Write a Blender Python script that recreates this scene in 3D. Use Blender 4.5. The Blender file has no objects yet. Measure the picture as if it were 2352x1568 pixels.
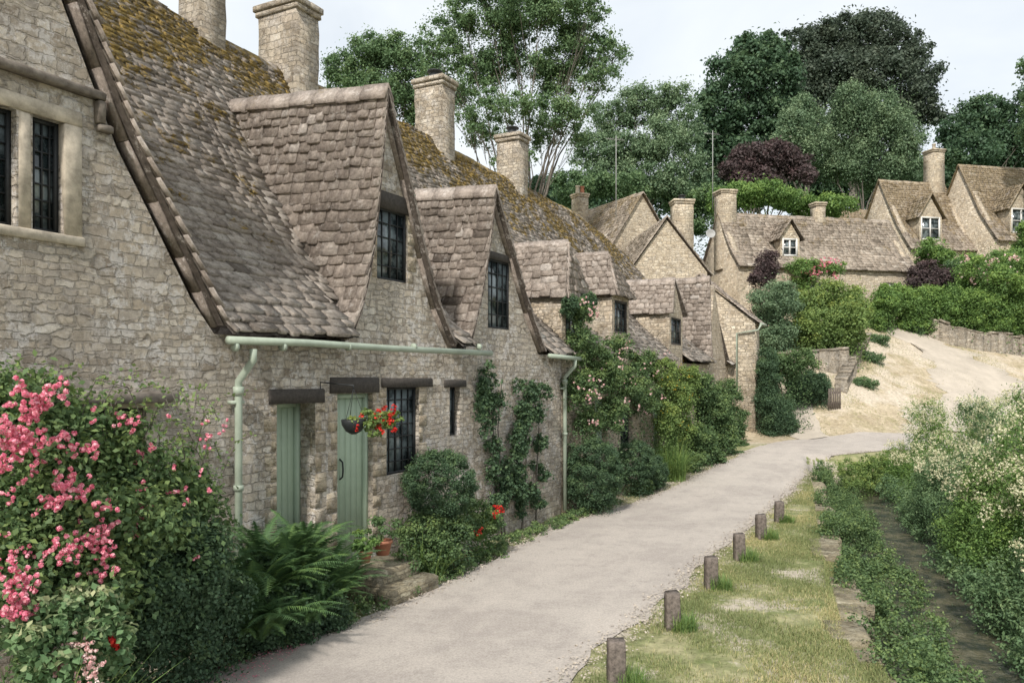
import bpy, math, random
import numpy as np
from mathutils import Vector, Matrix
from mathutils.geometry import delaunay_2d_cdt
random.seed(11); R=np.random.default_rng(11)
SC=bpy.context.scene; COL=SC.collection
# ---- survey frame -----------------------------------------------------------
F=1829.; CX=1176.; HY=870.; CH=2.9
P0=(1.07,17.1); UX,UY=.47,.8826
def S(px,b=0.):
    t=(px-CX)/F; return ((P0[1]+UX*b)*t-(P0[0]-UY*b))/(UX-UY*t)
def YD(s,b=0.): return P0[1]+UY*s+UX*b
def Z(px,py,b=0.): return CH+(HY-py)/F*YD(S(px,b),b)
def SZ(px,py,b=0.): return (S(px,b),Z(px,py,b))
def PT(px,py,Y): return ((px-CX)/F*Y,Y,CH+(HY-py)/F*Y)
MR=Matrix.Translation((P0[0],P0[1],0))@Matrix.Rotation(math.atan2(UY,UX),4,'Z')
I4=Matrix.Identity(4)
def frame(x,y,z,deg): return Matrix.Translation((x,y,z))@Matrix.Rotation(math.radians(deg),4,'Z')
def rw(s,b): return (P0[0]+UX*s-UY*b, P0[1]+UY*s+UX*b)
# ---- terrain ------------------------------------------------------------------
STR=np.array([(1.5,-8),(3.5,2),(4.3,5),(5.4,9),(6.4,12),(7.6,15.5),(9.2,20),(10.9,25.2)],float)
def sst(a,b,x):
    t=np.clip((x-a)/(b-a),0,1); return t*t*(3-2*t)
def sdist(x,y):
    best=np.full(np.shape(x),1e9); side=np.zeros(np.shape(x))
    for (ax,ay),(bx,by) in zip(STR[:-1],STR[1:]):
        dx,dy=bx-ax,by-ay; l=dx*dx+dy*dy
        t=np.clip(((x-ax)*dx+(y-ay)*dy)/l,0,1)
        ex,ey=x-ax-t*dx,y-ay-t*dy; d=np.hypot(ex,ey)
        sg=np.sign(ex*dy-ey*dx); m=d<best
        side=np.where(m,sg,side); best=np.where(m,d,best)
    return best,side
def H(x,y):
    x=np.asarray(x,float); y=np.asarray(y,float)
    z=.7*sst(17,30,y)
    q=(x-10)*-.35+(y-28.5)*.94-.5*np.clip(13-x,0,None)
    z=z+.56*np.clip(np.where(q<1,np.where(q>-1,(q+1)**2/4,0),q),0,8.5)+np.clip(.26*(q-8.5),0,7)
    z=z+sst(1.,4.,q)*(1-sst(46,50,y))*(.05*np.sin(x*.9+1)*np.sin(y*.7)+.02*np.sin(x*2.1)*np.sin(y*1.6+x))
    d,s=sdist(x,y)
    z=z-1.0*sst(1.6,1.25,d)*(1-sst(24.6,25.1,y))
    z=z+np.where(s>0,.35*sst(1.7,3.2,d),0)*(1-sst(22,26,y))
    return z
def h(x,y): return float(H(x,y))
# ---- node helpers -------------------------------------------------------------
def newmat(name):
    m=bpy.data.materials.new(name); m.use_nodes=True; nt=m.node_tree; nt.nodes.clear()
    o=nt.nodes.new('ShaderNodeOutputMaterial'); return m,nt,o
def nd(nt,t,props=None,**inp):
    n=nt.nodes.new(t)
    for k,v in (props or {}).items(): setattr(n,k,v)
    for k,v in inp.items():
        k=k.replace('_',' ')
        s=n.inputs[k]
        if isinstance(v,bpy.types.NodeSocket): nt.links.new(v,s)
        else: s.default_value=v
    return n
def mth(nt,op,a,b=0.,c=None,clamp=False):
    n=nt.nodes.new('ShaderNodeMath'); n.operation=op; n.use_clamp=clamp
    for i,v in enumerate((a,b,c)):
        if v is None: continue
        if isinstance(v,bpy.types.NodeSocket): nt.links.new(v,n.inputs[i])
        else: n.inputs[i].default_value=v
    return n.outputs[0]
def mix(nt,f,a,b,blend='MIX'):
    n=nt.nodes.new('ShaderNodeMix'); n.data_type='RGBA'; n.blend_type=blend
    for i,v in ((0,f),(6,a),(7,b)):
        if isinstance(v,bpy.types.NodeSocket): nt.links.new(v,n.inputs[i])
        elif i==0: n.inputs[0].default_value=v
        else: n.inputs[i].default_value=(*v,1)
    return n.outputs[2]
def ramp(nt,f,stops):
    n=nt.nodes.new('ShaderNodeValToRGB'); e=n.color_ramp.elements
    while len(e)<len(stops): e.new(.5)
    for el,(p,c) in zip(e,stops):
        el.position=p; el.color=(c,c,c,1) if isinstance(c,(int,float)) else (*c,1)
    nt.links.new(f,n.inputs[0]); return n.outputs[0]
def noise(nt,vec,sc,det=4,rough=.55,dist=0.):
    n=nd(nt,'ShaderNodeTexNoise',Scale=sc,Detail=det,Roughness=rough,Distortion=dist)
    if vec is not None: nt.links.new(vec,n.inputs['Vector'])
    return n.outputs[0]
def finish(nt,o,col,rough=.9,bump=None,bs=.5,bd=.02,spec=.3):
    b=nd(nt,'ShaderNodeBsdfPrincipled',Roughness=rough)
    b.inputs['Specular IOR Level'].default_value=spec
    if isinstance(col,bpy.types.NodeSocket): nt.links.new(col,b.inputs['Base Color'])
    else: b.inputs['Base Color'].default_value=(*col,1)
    if bump is not None:
        bn=nd(nt,'ShaderNodeBump',Strength=bs,Distance=bd,Height=bump); nt.links.new(bn.outputs[0],b.inputs['Normal'])
    nt.links.new(b.outputs[0],o.inputs[0]); return b
def stone_mat(name,tone=(1,1,1),white=.5,bw=.30,rh=.125,dark=.5,rub=.5,mo=.8,jd=(.36,.325,.28)):
    m,nt,o=newmat(name)
    tc=nd(nt,'ShaderNodeTexCoord').outputs['Object']
    sp=nd(nt,'ShaderNodeSeparateXYZ',Vector=tc)
    u=mth(nt,'ADD',sp.outputs[0],sp.outputs[1]); v=sp.outputs[2]
    n1=nd(nt,'ShaderNodeTexNoise',Scale=7.,Detail=6.,Roughness=.68,Vector=tc)
    s1=nd(nt,'ShaderNodeSeparateColor',Color=n1.outputs[1])
    uu=mth(nt,'ADD',u,mth(nt,'MULTIPLY',mth(nt,'SUBTRACT',s1.outputs[0],.5),.15))
    vv=mth(nt,'ADD',v,mth(nt,'MULTIPLY',mth(nt,'SUBTRACT',s1.outputs[1],.5),.10))
    cb=nd(nt,'ShaderNodeCombineXYZ',X=uu,Y=vv).outputs[0]
    def brick(w,hh,of,sq):
        A=nd(nt,'ShaderNodeTexBrick',{'offset':of,'offset_frequency':2,'squash':sq,'squash_frequency':3},Vector=cb,Scale=1.,Mortar_Size=.011,Mortar_Smooth=.8,Brick_Width=w,Row_Height=hh)
        A.inputs['Color1'].default_value=(0,0,0,1); A.inputs['Color2'].default_value=(1,1,1,1); A.inputs['Mortar'].default_value=(.5,.5,.5,1); return A
    A=brick(bw*1.25,rh*1.12,.43,.55); A2=brick(bw*.8,rh*.72,.31,.7)
    s0=ramp(nt,noise(nt,tc,1.3,3),[(.48,0.),(.52,1.)])
    cv=nd(nt,'ShaderNodeCombineXYZ',X=mth(nt,'MULTIPLY',uu,1.0/bw),Y=mth(nt,'MULTIPLY',vv,1.0/rh)).outputs[0]
    V1=nd(nt,'ShaderNodeTexVoronoi',{'feature':'F1','voronoi_dimensions':'2D'},Scale=1.,Vector=cv,Randomness=.7)
    V2=nd(nt,'ShaderNodeTexVoronoi',{'feature':'DISTANCE_TO_EDGE','voronoi_dimensions':'2D'},Scale=1.,Vector=cv,Randomness=.7)
    vval=nd(nt,'ShaderNodeSeparateColor',Color=V1.outputs['Color']).outputs[0]
    vmor=ramp(nt,V2.outputs[0],[(.02,1.),(.13,0.)])
    sel=ramp(nt,mth(nt,'ADD',noise(nt,tc,2.2,3),rub-.5),[(.47,0.),(.52,1.)])
    val=mix(nt,sel,mix(nt,s0,A.outputs[0],A2.outputs[0]),vval); mor=mix(nt,sel,mix(nt,s0,A.outputs[1],A2.outputs[1]),vmor)
    T=lambda c:tuple(a*b for a,b in zip(c,tone))
    col=ramp(nt,val,[(0.,T((.30,.255,.205))),(.3,T((.50,.44,.36))),(.5,T((.58,.52,.435))),(.7,T((.38,.34,.295))),(.85,T((.50,.43,.34))),(1.,T((.66,.61,.53)))])
    g=noise(nt,tc,13.,9,.82); col=mix(nt,.9,col,ramp(nt,g,[(.32,.46),(.5,1.0),(.68,1.33)]),'MULTIPLY')
    jn=ramp(nt,noise(nt,tc,3.1,5,.7),[(.40,1.),(.6,.25)])
    col=mix(nt,mth(nt,'MULTIPLY',mth(nt,'MULTIPLY',mor,mo),jn),col,T(jd))
    big=noise(nt,tc,.8,6,.7)
    col=mix(nt,mth(nt,'MULTIPLY',ramp(nt,big,[(.44,0.),(.6,1.)]),dark),col,mix(nt,1.,col,(.62,.605,.60),'MULTIPLY'))
    wn=noise(nt,tc,4.6,10,.8); wl=noise(nt,tc,.7,3)
    wm=mth(nt,'MULTIPLY',ramp(nt,wn,[(.50,0.),(.545,1.)]),ramp(nt,wl,[(.36,.15),(.54,1.)]))
    col=mix(nt,mth(nt,'MULTIPLY',wm,white),col,ramp(nt,g,[(.35,T((.54,.515,.49))),(.6,T((.78,.76,.735)))]))
    sn=noise(nt,tc,15.,7,.8); col=mix(nt,mth(nt,'MULTIPLY',ramp(nt,sn,[(.575,0.),(.635,1.)]),.68),col,(.18,.165,.145))
    on=noise(nt,tc,2.3,7,.75); col=mix(nt,mth(nt,'MULTIPLY',ramp(nt,on,[(.56,0.),(.66,1.)]),.35),col,T((.47,.36,.24)))
    bh=mth(nt,'ADD',mth(nt,'MULTIPLY',mth(nt,'SUBTRACT',1.,mor),1.0),mth(nt,'MULTIPLY',g,1.3))
    bh=mth(nt,'ADD',bh,mth(nt,'MULTIPLY',val,.6))
    finish(nt,o,col,.95,bh,.9,.035,.12); return m
def slate_mat(name,moss=.5,tone=(1,1,1),mz=6.5):
    m,nt,o=newmat(name)
    tc=nd(nt,'ShaderNodeTexCoord').outputs['Object']
    t=nd(nt,'ShaderNodeAttribute',{'attribute_name':'tint'}).outputs['Fac']
    T=lambda c:tuple(a*b for a,b in zip(c,tone))
    col=ramp(nt,t,[(0.,T((.07,.062,.055))),(.15,T((.26,.228,.20))),(.5,T((.37,.328,.29))),(.8,T((.44,.40,.36))),(1.,T((.53,.50,.465)))])
    g=noise(nt,tc,14.,9,.82); col=mix(nt,.95,col,ramp(nt,g,[(.32,.38),(.5,.97),(.7,1.5)]),'MULTIPLY')
    big=noise(nt,tc,1.3,6,.7); col=mix(nt,.7,col,ramp(nt,big,[(.3,.6),(.7,1.35)]),'MULTIPLY')
    w=noise(nt,tc,7.,9,.8); col=mix(nt,mth(nt,'MULTIPLY',ramp(nt,w,[(.56,0.),(.61,1.)]),.5),col,T((.58,.57,.545)))
    z=nd(nt,'ShaderNodeSeparateXYZ',Vector=tc).outputs[2]
    mn=mth(nt,'ADD',noise(nt,tc,1.0,7,.76),mth(nt,'MULTIPLY',mth(nt,'SUBTRACT',z,mz),.04,clamp=False))
    mm=mth(nt,'MULTIPLY',ramp(nt,mn,[(.525,0.),(.575,1.)]),moss)
    mm=mth(nt,'MULTIPLY',mm,ramp(nt,noise(nt,tc,8.,6,.8),[(.40,.05),(.52,1.)]))
    col=mix(nt,mm,col,ramp(nt,noise(nt,tc,20.,4,.7),[(.35,(.15,.11,.035)),(.55,(.38,.265,.085)),(.7,(.53,.39,.14))]))
    finish(nt,o,col,.95,mth(nt,'ADD',g,mth(nt,'MULTIPLY',mm,.8)),.9,.03,.12); return m
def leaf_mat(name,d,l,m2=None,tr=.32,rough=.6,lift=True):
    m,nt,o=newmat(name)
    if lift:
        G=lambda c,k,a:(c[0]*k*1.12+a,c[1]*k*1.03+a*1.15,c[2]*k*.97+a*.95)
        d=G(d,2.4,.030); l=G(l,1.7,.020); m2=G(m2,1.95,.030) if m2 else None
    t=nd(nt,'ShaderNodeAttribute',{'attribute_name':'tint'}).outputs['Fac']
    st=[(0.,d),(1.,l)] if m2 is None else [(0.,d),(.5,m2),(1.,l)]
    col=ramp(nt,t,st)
    b=nd(nt,'ShaderNodeBsdfPrincipled',Base_Color=col,Roughness=rough); b.inputs['Specular IOR Level'].default_value=.35
    tb=nd(nt,'ShaderNodeBsdfTranslucent',Color=col)
    mx=nd(nt,'ShaderNodeMixShader'); mx.inputs[0].default_value=tr
    nt.links.new(b.outputs[0],mx.inputs[1]); nt.links.new(tb.outputs[0],mx.inputs[2]); nt.links.new(mx.outputs[0],o.inputs[0])
    return m
def plain(name,c,rough=.7,var=.35,sc=12.,bs=.3,spec=.3,c2=None):
    m,nt,o=newmat(name); tc=nd(nt,'ShaderNodeTexCoord').outputs['Object']
    n=noise(nt,tc,sc,6,.7)
    c2=c2 or tuple(x*(1-var) for x in c)
    col=mix(nt,ramp(nt,n,[(.35,0.),(.65,1.)]),c2,c)
    finish(nt,o,col,rough,n,bs,.01,spec); return m
M_ST=stone_mat('limestone_rubble',(1.06,1.05,1.04),.7,.21,.10,.45,.44,.85)
M_ST2=stone_mat('warm_limestone_rubble',(1.1,1.04,.95),.4,.22,.10,.3,.42)
M_STP=stone_mat('pale_limestone',(1.13,1.08,.98),.3,.28,.13,.15,.42)
M_CH=stone_mat('chimney_ashlar',(1.03,1.0,.95),.45,.25,.13,.4,.36)
M_DRY=stone_mat('dry_stone',(.88,.86,.81),.3,.22,.06,.5,.4,.9,(.16,.14,.12))
M_EDGE=stone_mat('mossy_edging_stone',(.70,.69,.58),.3,.25,.09,.6,.4)
M_SL=slate_mat('stone_slates',.25,(1.05,1.0,.97),8.0)
M_SLM=slate_mat('mossy_stone_slates',.95,(.97,.95,.93),6.6)
M_SLF=slate_mat('distant_stone_slates',.4,(1.0,.95,.88),12.)
M_DR=plain('dressed_stone',(.58,.51,.41),.9,.5,6.,.5,.15)
M_TIM=plain('old_dark_timber',(.08,.07,.062),.8,.5,25.)
M_BOARD=plain('weathered_verge',(.23,.20,.17),.9,.55,9.,.6,.2,(.10,.085,.07))
M_GRN=plain('sage_green_paint',(.36,.45,.34),.5,.12,4.,.1)
M_GRL=plain('pale_green_paint',(.40,.46,.37),.45,.25,4.,.1)
M_BLK=plain('black_iron',(.03,.033,.035),.5,.3,20.)
M_WHT=plain('white_paint',(.72,.71,.68),.5,.1)
M_GREY=plain('grey_metal',(.35,.35,.34),.5,.1)
M_POST=plain('weathered_post',(.22,.185,.16),.9,.6,22.,.8,.1,(.08,.068,.06))
M_TERRA=plain('terracotta',(.42,.18,.11),.8,.3)
M_BARK=plain('bark',(.19,.17,.145),.95,.5,9.,.7)
m,nt,o=newmat('leaded_glass'); tc=nd(nt,'ShaderNodeTexCoord').outputs['Object']
finish(nt,o,mix(nt,ramp(nt,noise(nt,tc,3.2,4),[(.42,0.),(.6,1.)]),(.02,.028,.03),(.20,.24,.25)),.12,noise(nt,tc,9.,2),.3,.02,.8); M_GL=m  # pale noise patches in the glass colour are painted reflections
G_ROSE=leaf_mat('rose_leaf',(.012,.035,.012),(.14,.20,.06),(.045,.085,.028))
G_BOX=leaf_mat('box_leaf',(.008,.026,.012),(.075,.125,.045),(.026,.058,.026))
G_DK=leaf_mat('dark_tree_leaf',(.010,.030,.017),(.065,.11,.045),(.026,.060,.029))
G_COP=leaf_mat('copper_beech_leaf',(.013,.026,.018),(.065,.085,.055),(.030,.046,.033))
G_MID=leaf_mat('ash_leaf',(.018,.045,.020),(.13,.19,.08),(.052,.10,.042))
G_BIR=leaf_mat('birch_leaf',(.025,.055,.030),(.16,.22,.125),(.068,.115,.063))
G_PUR=leaf_mat('purple_leaf',(.014,.010,.012),(.08,.045,.05),(.034,.020,.024))
G_FER=leaf_mat('fern_leaf',(.016,.045,.014),(.085,.155,.04),(.034,.078,.024))
G_YEL=leaf_mat('yellow_green_leaf',(.03,.06,.015),(.21,.25,.06),(.075,.125,.03))
G_HED=leaf_mat('hedge_leaf',(.02,.05,.012),(.16,.24,.05),(.06,.12,.025))
G_VAR=leaf_mat('variegated_leaf',(.03,.07,.03),(.38,.39,.25),(.07,.13,.055))
G_GRA=leaf_mat('grass_blade',(.06,.08,.028),(.33,.30,.17),(.12,.145,.055))
G_TUF=leaf_mat('green_grass_blade',(.025,.06,.014),(.15,.21,.055),(.065,.12,.028))
P_PINK=leaf_mat('pink_petal',(.70,.14,.25),(.95,.58,.63),(.89,.31,.41),.3,.6,False)
P_PALE=leaf_mat('pale_pink_petal',(.75,.38,.38),(.92,.80,.75),None,.3,.6,False)
P_RED=leaf_mat('red_petal',(.45,.01,.012),(.85,.06,.04),None,.2,.6,False)
P_CRM=leaf_mat('cream_flower',(.58,.56,.34),(.88,.85,.62),None,.3,.6,False)
P_YEL=leaf_mat('yellow_petal',(.6,.38,.03),(.88,.65,.08),None,.2,.6,False)
# ---- object helpers -------------------------------------------------------------
WM={}
def place(ob,M,parent=None):
    COL.objects.link(ob); WM[ob.name]=M
    if parent is not None:
        ob.parent=parent; ob.matrix_basis=WM[parent.name].inverted()@M
    else: ob.matrix_basis=M
    return ob
def top(ob,label,cat,group=None):
    ob["label"]=label; ob["category"]=cat
    if group: ob["group"]=group
    return ob
def thing(name,label,cat,M,group=None):
    e=bpy.data.objects.new(name,None); e.empty_display_size=.3
    place(e,M); return top(e,label,cat,group)
def meshnp(name,V,Fc,tint,mat,smooth=False):
    me=bpy.data.meshes.new(name); V=np.asarray(V,np.float32)
    me.vertices.add(len(V)); me.vertices.foreach_set('co',V.ravel())
    if isinstance(Fc,np.ndarray):
        k=Fc.shape[1]; nf=len(Fc); li=Fc.ravel().astype(np.int32); ls=np.arange(nf,dtype=np.int32)*k
    else:
        nf=len(Fc); li=np.fromiter((i for f in Fc for i in f),np.int32); ln=np.fromiter((len(f) for f in Fc),np.int32)
        ls=np.concatenate([[0],np.cumsum(ln)[:-1]]).astype(np.int32)
    me.loops.add(len(li)); me.loops.foreach_set('vertex_index',li)
    me.polygons.add(nf); me.polygons.foreach_set('loop_start',ls)
    me.update(calc_edges=True)
    if tint is not None:
        a=me.attributes.new('tint','FLOAT','FACE'); a.data.foreach_set('value',np.asarray(tint,np.float32))
    if smooth: me.polygons.foreach_set('use_smooth',np.ones(nf,bool))
    me.materials.append(mat); return me
def inpoly(x,y,P):
    c=False; n=len(P)
    for i in range(n):
        x0,y0=P[i]; x1,y1=P[(i+1)%n]
        if (y0>y)!=(y1>y) and x<(x1-x0)*(y-y0)/(y1-y0)+x0: c=not c
    return c
class MB:
    def __init__(s): s.v=[]; s.f=[]; s.t=[]
    def add(s,v,f,t=.5):
        o=len(s.v); s.v+= [tuple(p) for p in v]; s.f+=[tuple(i+o for i in q) for q in f]; s.t+=[t]*len(f)
    def box(s,x0,x1,y0,y1,z0,z1,t=.5):
        s.add([(x0,y0,z0),(x1,y0,z0),(x1,y1,z0),(x0,y1,z0),(x0,y0,z1),(x1,y0,z1),(x1,y1,z1),(x0,y1,z1)],
              [(0,3,2,1),(4,5,6,7),(0,1,5,4),(1,2,6,5),(2,3,7,6),(3,0,4,7)],t)
    def cbox(s,x0,x1,y0,y1,z0,z1,c=.015,t=.5):
        a=[(x0+c,y0),(x1-c,y0),(x1,y0+c),(x1,y1-c),(x1-c,y1),(x0+c,y1),(x0,y1-c),(x0,y0+c)]
        j=lambda:(random.random()-.5)*c*.6
        v=[(x+j(),y+j(),z0) for x,y in a]+[(x+j(),y+j(),z1-c) for x,y in a]
        mx,my=(x0+x1)/2,(y0+y1)/2
        v+=[(mx+(x-mx)*(1-2*c/max(x1-x0,.01)),my+(y-my)*(1-2*c/max(y1-y0,.01)),z1+j()*.5) for x,y in a]
        f=[tuple(range(7,-1,-1)),tuple(range(16,24))]
        for k in range(8):
            n=(k+1)%8; f+=[(k,n,n+8,k+8),(k+8,n+8,n+16,k+16)]
        s.add(v,f,t)
    def prism(s,poly,y0,y1,holes=(),t=.5):
        loops=[[tuple(p) for p in poly]]+[[(a,c),(b,c),(b,d),(a,d)] for a,b,c,d in holes]
        pts=[];ed=[]
        for l in loops:
            o=len(pts); pts+=[Vector(p) for p in l]; ed+=[(o+i,o+(i+1)%len(l)) for i in range(len(l))]
        r=delaunay_2d_cdt(pts,ed,[],0,1e-5); ov=[(p.x,p.y) for p in r[0]]; tri=[]
        for f in r[2]:
            cx=sum(ov[i][0] for i in f)/len(f); cy=sum(ov[i][1] for i in f)/len(f)
            if inpoly(cx,cy,loops[0]) and not any(inpoly(cx,cy,l) for l in loops[1:]): tri.append(tuple(f))
        n=len(ov); v=[(x,y0,z) for x,z in ov]+[(x,y1,z) for x,z in ov]
        s.add(v,tri+[tuple(i+n for i in reversed(q)) for q in tri],t)
        for l in loops:
            k=len(l); s.add([(x,y0,z) for x,z in l]+[(x,y1,z) for x,z in l],[(i,(i+1)%k,(i+1)%k+k,i+k) for i in range(k)],t)
    def tube(s,pts,rad,n=7,t=.5,cap=True):
        pts=[Vector(p) for p in pts]; v=[]; f=[]
        for i,p in enumerate(pts):
            d=(pts[min(i+1,len(pts)-1)]-pts[max(i-1,0)]).normalized()
            a=d.orthogonal().normalized() if i==0 else (a-d*a.dot(d)).normalized()
            b=d.cross(a); r=rad[i] if isinstance(rad,(list,tuple)) else rad
            for k in range(n):
                an=2*math.pi*k/n; v.append(p+a*math.cos(an)*r+b*math.sin(an)*r)
        for i in range(len(pts)-1):
            for k in range(n):
                m=(k+1)%n; f.append((i*n+k,i*n+m,(i+1)*n+m,(i+1)*n+k))
        if cap: f+=[tuple(range(n-1,-1,-1)),tuple(range((len(pts)-1)*n,len(pts)*n))]
        s.add(v,f,t)
    def lathe(s,c,prof,n=14,t=.5):
        v=[]; f=[]
        for r,z in prof:
            for k in range(n): a=2*math.pi*k/n; v.append((c[0]+r*math.cos(a),c[1]+r*math.sin(a),c[2]+z))
        for i in range(len(prof)-1):
            for k in range(n): m=(k+1)%n; f.append((i*n+k,i*n+m,(i+1)*n+m,(i+1)*n+k))
        f.append(tuple(range(n-1,-1,-1))); f.append(tuple(range((len(prof)-1)*n,len(prof)*n)))
        s.add(v,f,t)
    def obj(s,name,mat,M,parent=None,smooth=False):
        me=meshnp(name,s.v,s.f,s.t,mat,smooth)
        return place(bpy.data.objects.new(name,me),M,parent)
# ---- stone slates -------------------------------------------------------------
def plen(e): return [0]+list(np.cumsum([(e[i+1]-e[i]).length for i in range(len(e)-1)]))
def pat(e,c,t):
    d=t*c[-1]
    for i in range(len(e)-1):
        if d<=c[i+1] or i==len(e)-2:
            k=(d-c[i])/max(c[i+1]-c[i],1e-6); return e[i].lerp(e[i+1],min(max(k,0),1.0))
def slates(mb,e0,e1,w=.25,ex0=.22,ex1=.14,th=.03,under=True):
    e0=[Vector(p) for p in e0]; e1=[Vector(p) for p in e1]; c0=plen(e0); c1=plen(e1)
    Lt=(c0[-1]+c1[-1])/2; v=0.
    def P(t,a): return pat(e0,c0,t).lerp(pat(e1,c1,t),a)
    def NR(t,a):
        d=(P(min(t+.02,1),a)-P(max(t-.02,0),a)); q=P(t,1)-P(t,0)
        if q.length<1e-3: q=P(0,1)-P(0,0)
        n=d.cross(q).normalized(); return n if n.z>0 else -n
    while v<Lt-.03:
        t=v/Lt; ex=(ex0+(ex1-ex0)*t)*random.uniform(.85,1.15); ln=ex*1.75
        t1=min((v+ln)/Lt,1.); W=(P(t,1)-P(t,0)).length
        wr=w*(1.15-.45*t); a=-random.random()*wr
        rowz=random.uniform(-.008,.008)
        while a<W:
            wd=wr*random.choice((.55,.7,.85,1.,1.2,1.5)); x0=max(a,0)/max(W,.01); x1=min(a+wd,W)/max(W,.01); a+=wd
            if x1-x0<.02/max(W,.02): continue
            n=NR((t+t1)/2,(x0+x1)/2); g=.008/max(W,.05)
            j=lambda s:random.uniform(-s,s)
            ta=max(t+j(.026)/Lt,0) if v>0 else t; tb=max(ta+j(.018)/Lt,0) if v>0 else t
            dd=(P(min(t+.01,1),.5)-P(t,.5)).normalized()
            dn=dd*j(.03) if v==0 else Vector((0,0,0))
            tk=th*random.uniform(.6,1.7); up=tk+.012+rowz+random.uniform(0,.016)
            A=P(ta,x0+g)+dn; B=P(tb,x1-g)+dn; C=P(t1,x1-g); D=P(t1,x0+g)
            A2=A.lerp(B,.18)-dd*random.uniform(.008,.024); B2=A.lerp(B,.82)-dd*random.uniform(.008,.024)
            tw=j(.009)
            vs=[A+n*(up-tk),A2+n*(up-tk),B2+n*(up-tk),B+n*(up-tk),C-n*.012,D-n*.012, A+n*(up+tw),A2+n*(up+tw*.6),B2+n*(up-tw*.6),B+n*(up-tw),C+n*.006,D+n*.006]
            tt=min(max(random.gauss(.5,.18),.08),1)
            mb.add(vs,[(6,7,8,9,10,11),(0,1,7,6),(1,2,8,7),(2,3,9,8),(3,4,10,9),(5,0,6,11)],tt)
        v+=ex
    if under:
        k=9; vs=[];
        for i in range(k+1):
            t=i/k; n=NR(min(max(t,.02),.98),.5)
            vs+=[P(t,0)-n*.02,P(t,1)-n*.02]
        mb.add(vs,[(2*i,2*i+1,2*i+3,2*i+2) for i in range(k)],.04)
def ridge(mb,a,b,w=.17,dz=.13,t=None,seg=.42):
    a=Vector(a); b=Vector(b); L=(b-a).length; n=max(1,int(L/seg)); d=(b-a)/n; q=Vector((-d.y,d.x,0)).normalized()
    for i in range(n):
        p=a+d*i*1.0+Vector((0,0,random.uniform(-.018,.018))); e=p+d*.97
        u=Vector((0,0,.05)); dn=Vector((0,0,-dz)); vs=[]
        for x in (p,e): vs+=[x+q*w+dn,x+u,x-q*w+dn,x-q*(w-.03)+dn-Vector((0,0,.04)),x-Vector((0,0,.02)),x+q*(w-.03)+dn-Vector((0,0,.04))]
        mb.add(vs,[(0,1,7,6),(1,2,8,7),(2,3,9,8),(5,0,6,11),(0,5,4,1),(1,4,3,2),(6,7,10,11),(7,8,9,10)],random.uniform(.4,.8))
# ---- windows, doors, chimneys ---------------------------------------------------
def window(par,M,x0,x1,z0,z1,y,cols,rows,fm=None,fw=.035,bw=.014,mull=None):
    fm=fm or M_BLK
    g=MB(); g.box(x0+fw*.5,x1-fw*.5,y+.02,y+.03,z0+fw*.5,z1-fw*.5); w=g.obj('window',M_GL,M,par)
    f=MB()
    f.box(x0,x0+fw,y-.02,y+.05,z0,z1); f.box(x1-fw,x1,y-.02,y+.05,z0,z1)
    f.box(x0+fw,x1-fw,y-.018,y+.05,z0,z0+fw); f.box(x0+fw,x1-fw,y-.018,y+.05,z1-fw,z1)
    for i in range(1,cols):
        x=x0+(x1-x0)*i/cols; k=bw*2.2 if mull and i in mull else bw; f.box(x-k/2,x+k/2,y-.002,y+.018,z0+fw,z1-fw)
    for i in range(1,rows):
        z=z0+(z1-z0)*i/rows; f.box(x0+fw,x1-fw,y-.001,y+.016,z-bw/2,z+bw/2)
    f.obj('frame',fm,M,w); return w
def chimney(par,M,xc,yc,wx,wy,z0,z1,cap='slab',mat=None,pots=0):
    c=MB(); x0,x1,y0,y1=xc-wx/2,xc+wx/2,yc-wy/2,yc+wy/2
    v=[];k=9
    for i in range(k+1):
        z=z0+(z1-.22-z0)*i/k; J=lambda:random.uniform(-.014,.014)
        v+=[(x0+J(),y0+J(),z),(x1+J(),y0+J(),z),(x1+J(),y1+J(),z),(x0+J(),y1+J(),z)]
    f=[]
    for i in range(k):
        for j in range(4): m=(j+1)%4; f.append((4*i+j,4*i+m,4*i+4+m,4*i+4+j))
    c.add(v,f+[(4*k,4*k+1,4*k+2,4*k+3)])
    for (ex_,za,zb) in ((.045,-.225,-.12),(.08,-.118,0)):
        c.cbox(x0-ex_,xc-.003,y0-ex_,y1+ex_,z1+za,z1+zb+random.uniform(-.012,.0),.02); c.cbox(xc+.003,x1+ex_,y0-ex_,y1+ex_,z1+za,z1+zb,.02)
    ch=c.obj('chimney',mat or M_CH,M,par)
    if cap=='cowl':
        d=MB(); d.lathe((xc,yc,z1),[(.17,-.01),(.17,.12),(.13,.13),(.13,.2),(.2,.21),(.2,.24),(.03,.3)]); d.obj('cowl',M_BLK,M,ch)
    for i in range(pots):
        d=MB(); px_=xc+(i-(pots-1)/2)*.32; d.lathe((px_,yc,z1),[(.14,-.01),(.12,.1),(.11,.38),(.14,.4),(.14,.45),(.09,.46)]); d.obj('chimney_pot',M_TERRA if i%2 else M_DR,M,ch)
    return ch
def jambs(par,M,hl,y0=-.008,both=True):
    """squared dressed blocks up the sides of an opening"""
    x0,x1,z0,z1=hl; mb=MB()
    for side in ((0,1) if both else (1,)):
        z=z0+.01; k=0
        while z<z1-.05:
            hh=min(random.uniform(.16,.30),z1-z); w=(.20 if k%2 else .11)+random.uniform(-.02,.03)
            a,b=((x0-w,x0-.002) if side==0 else (x1+.002,x1+w)); mb.cbox(a,b,y0+random.uniform(-.004,.003),.1,z,z+hh-.014,.012); z+=hh; k+=1
    mb.obj('jamb_stones',M_STP,M,par)
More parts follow.
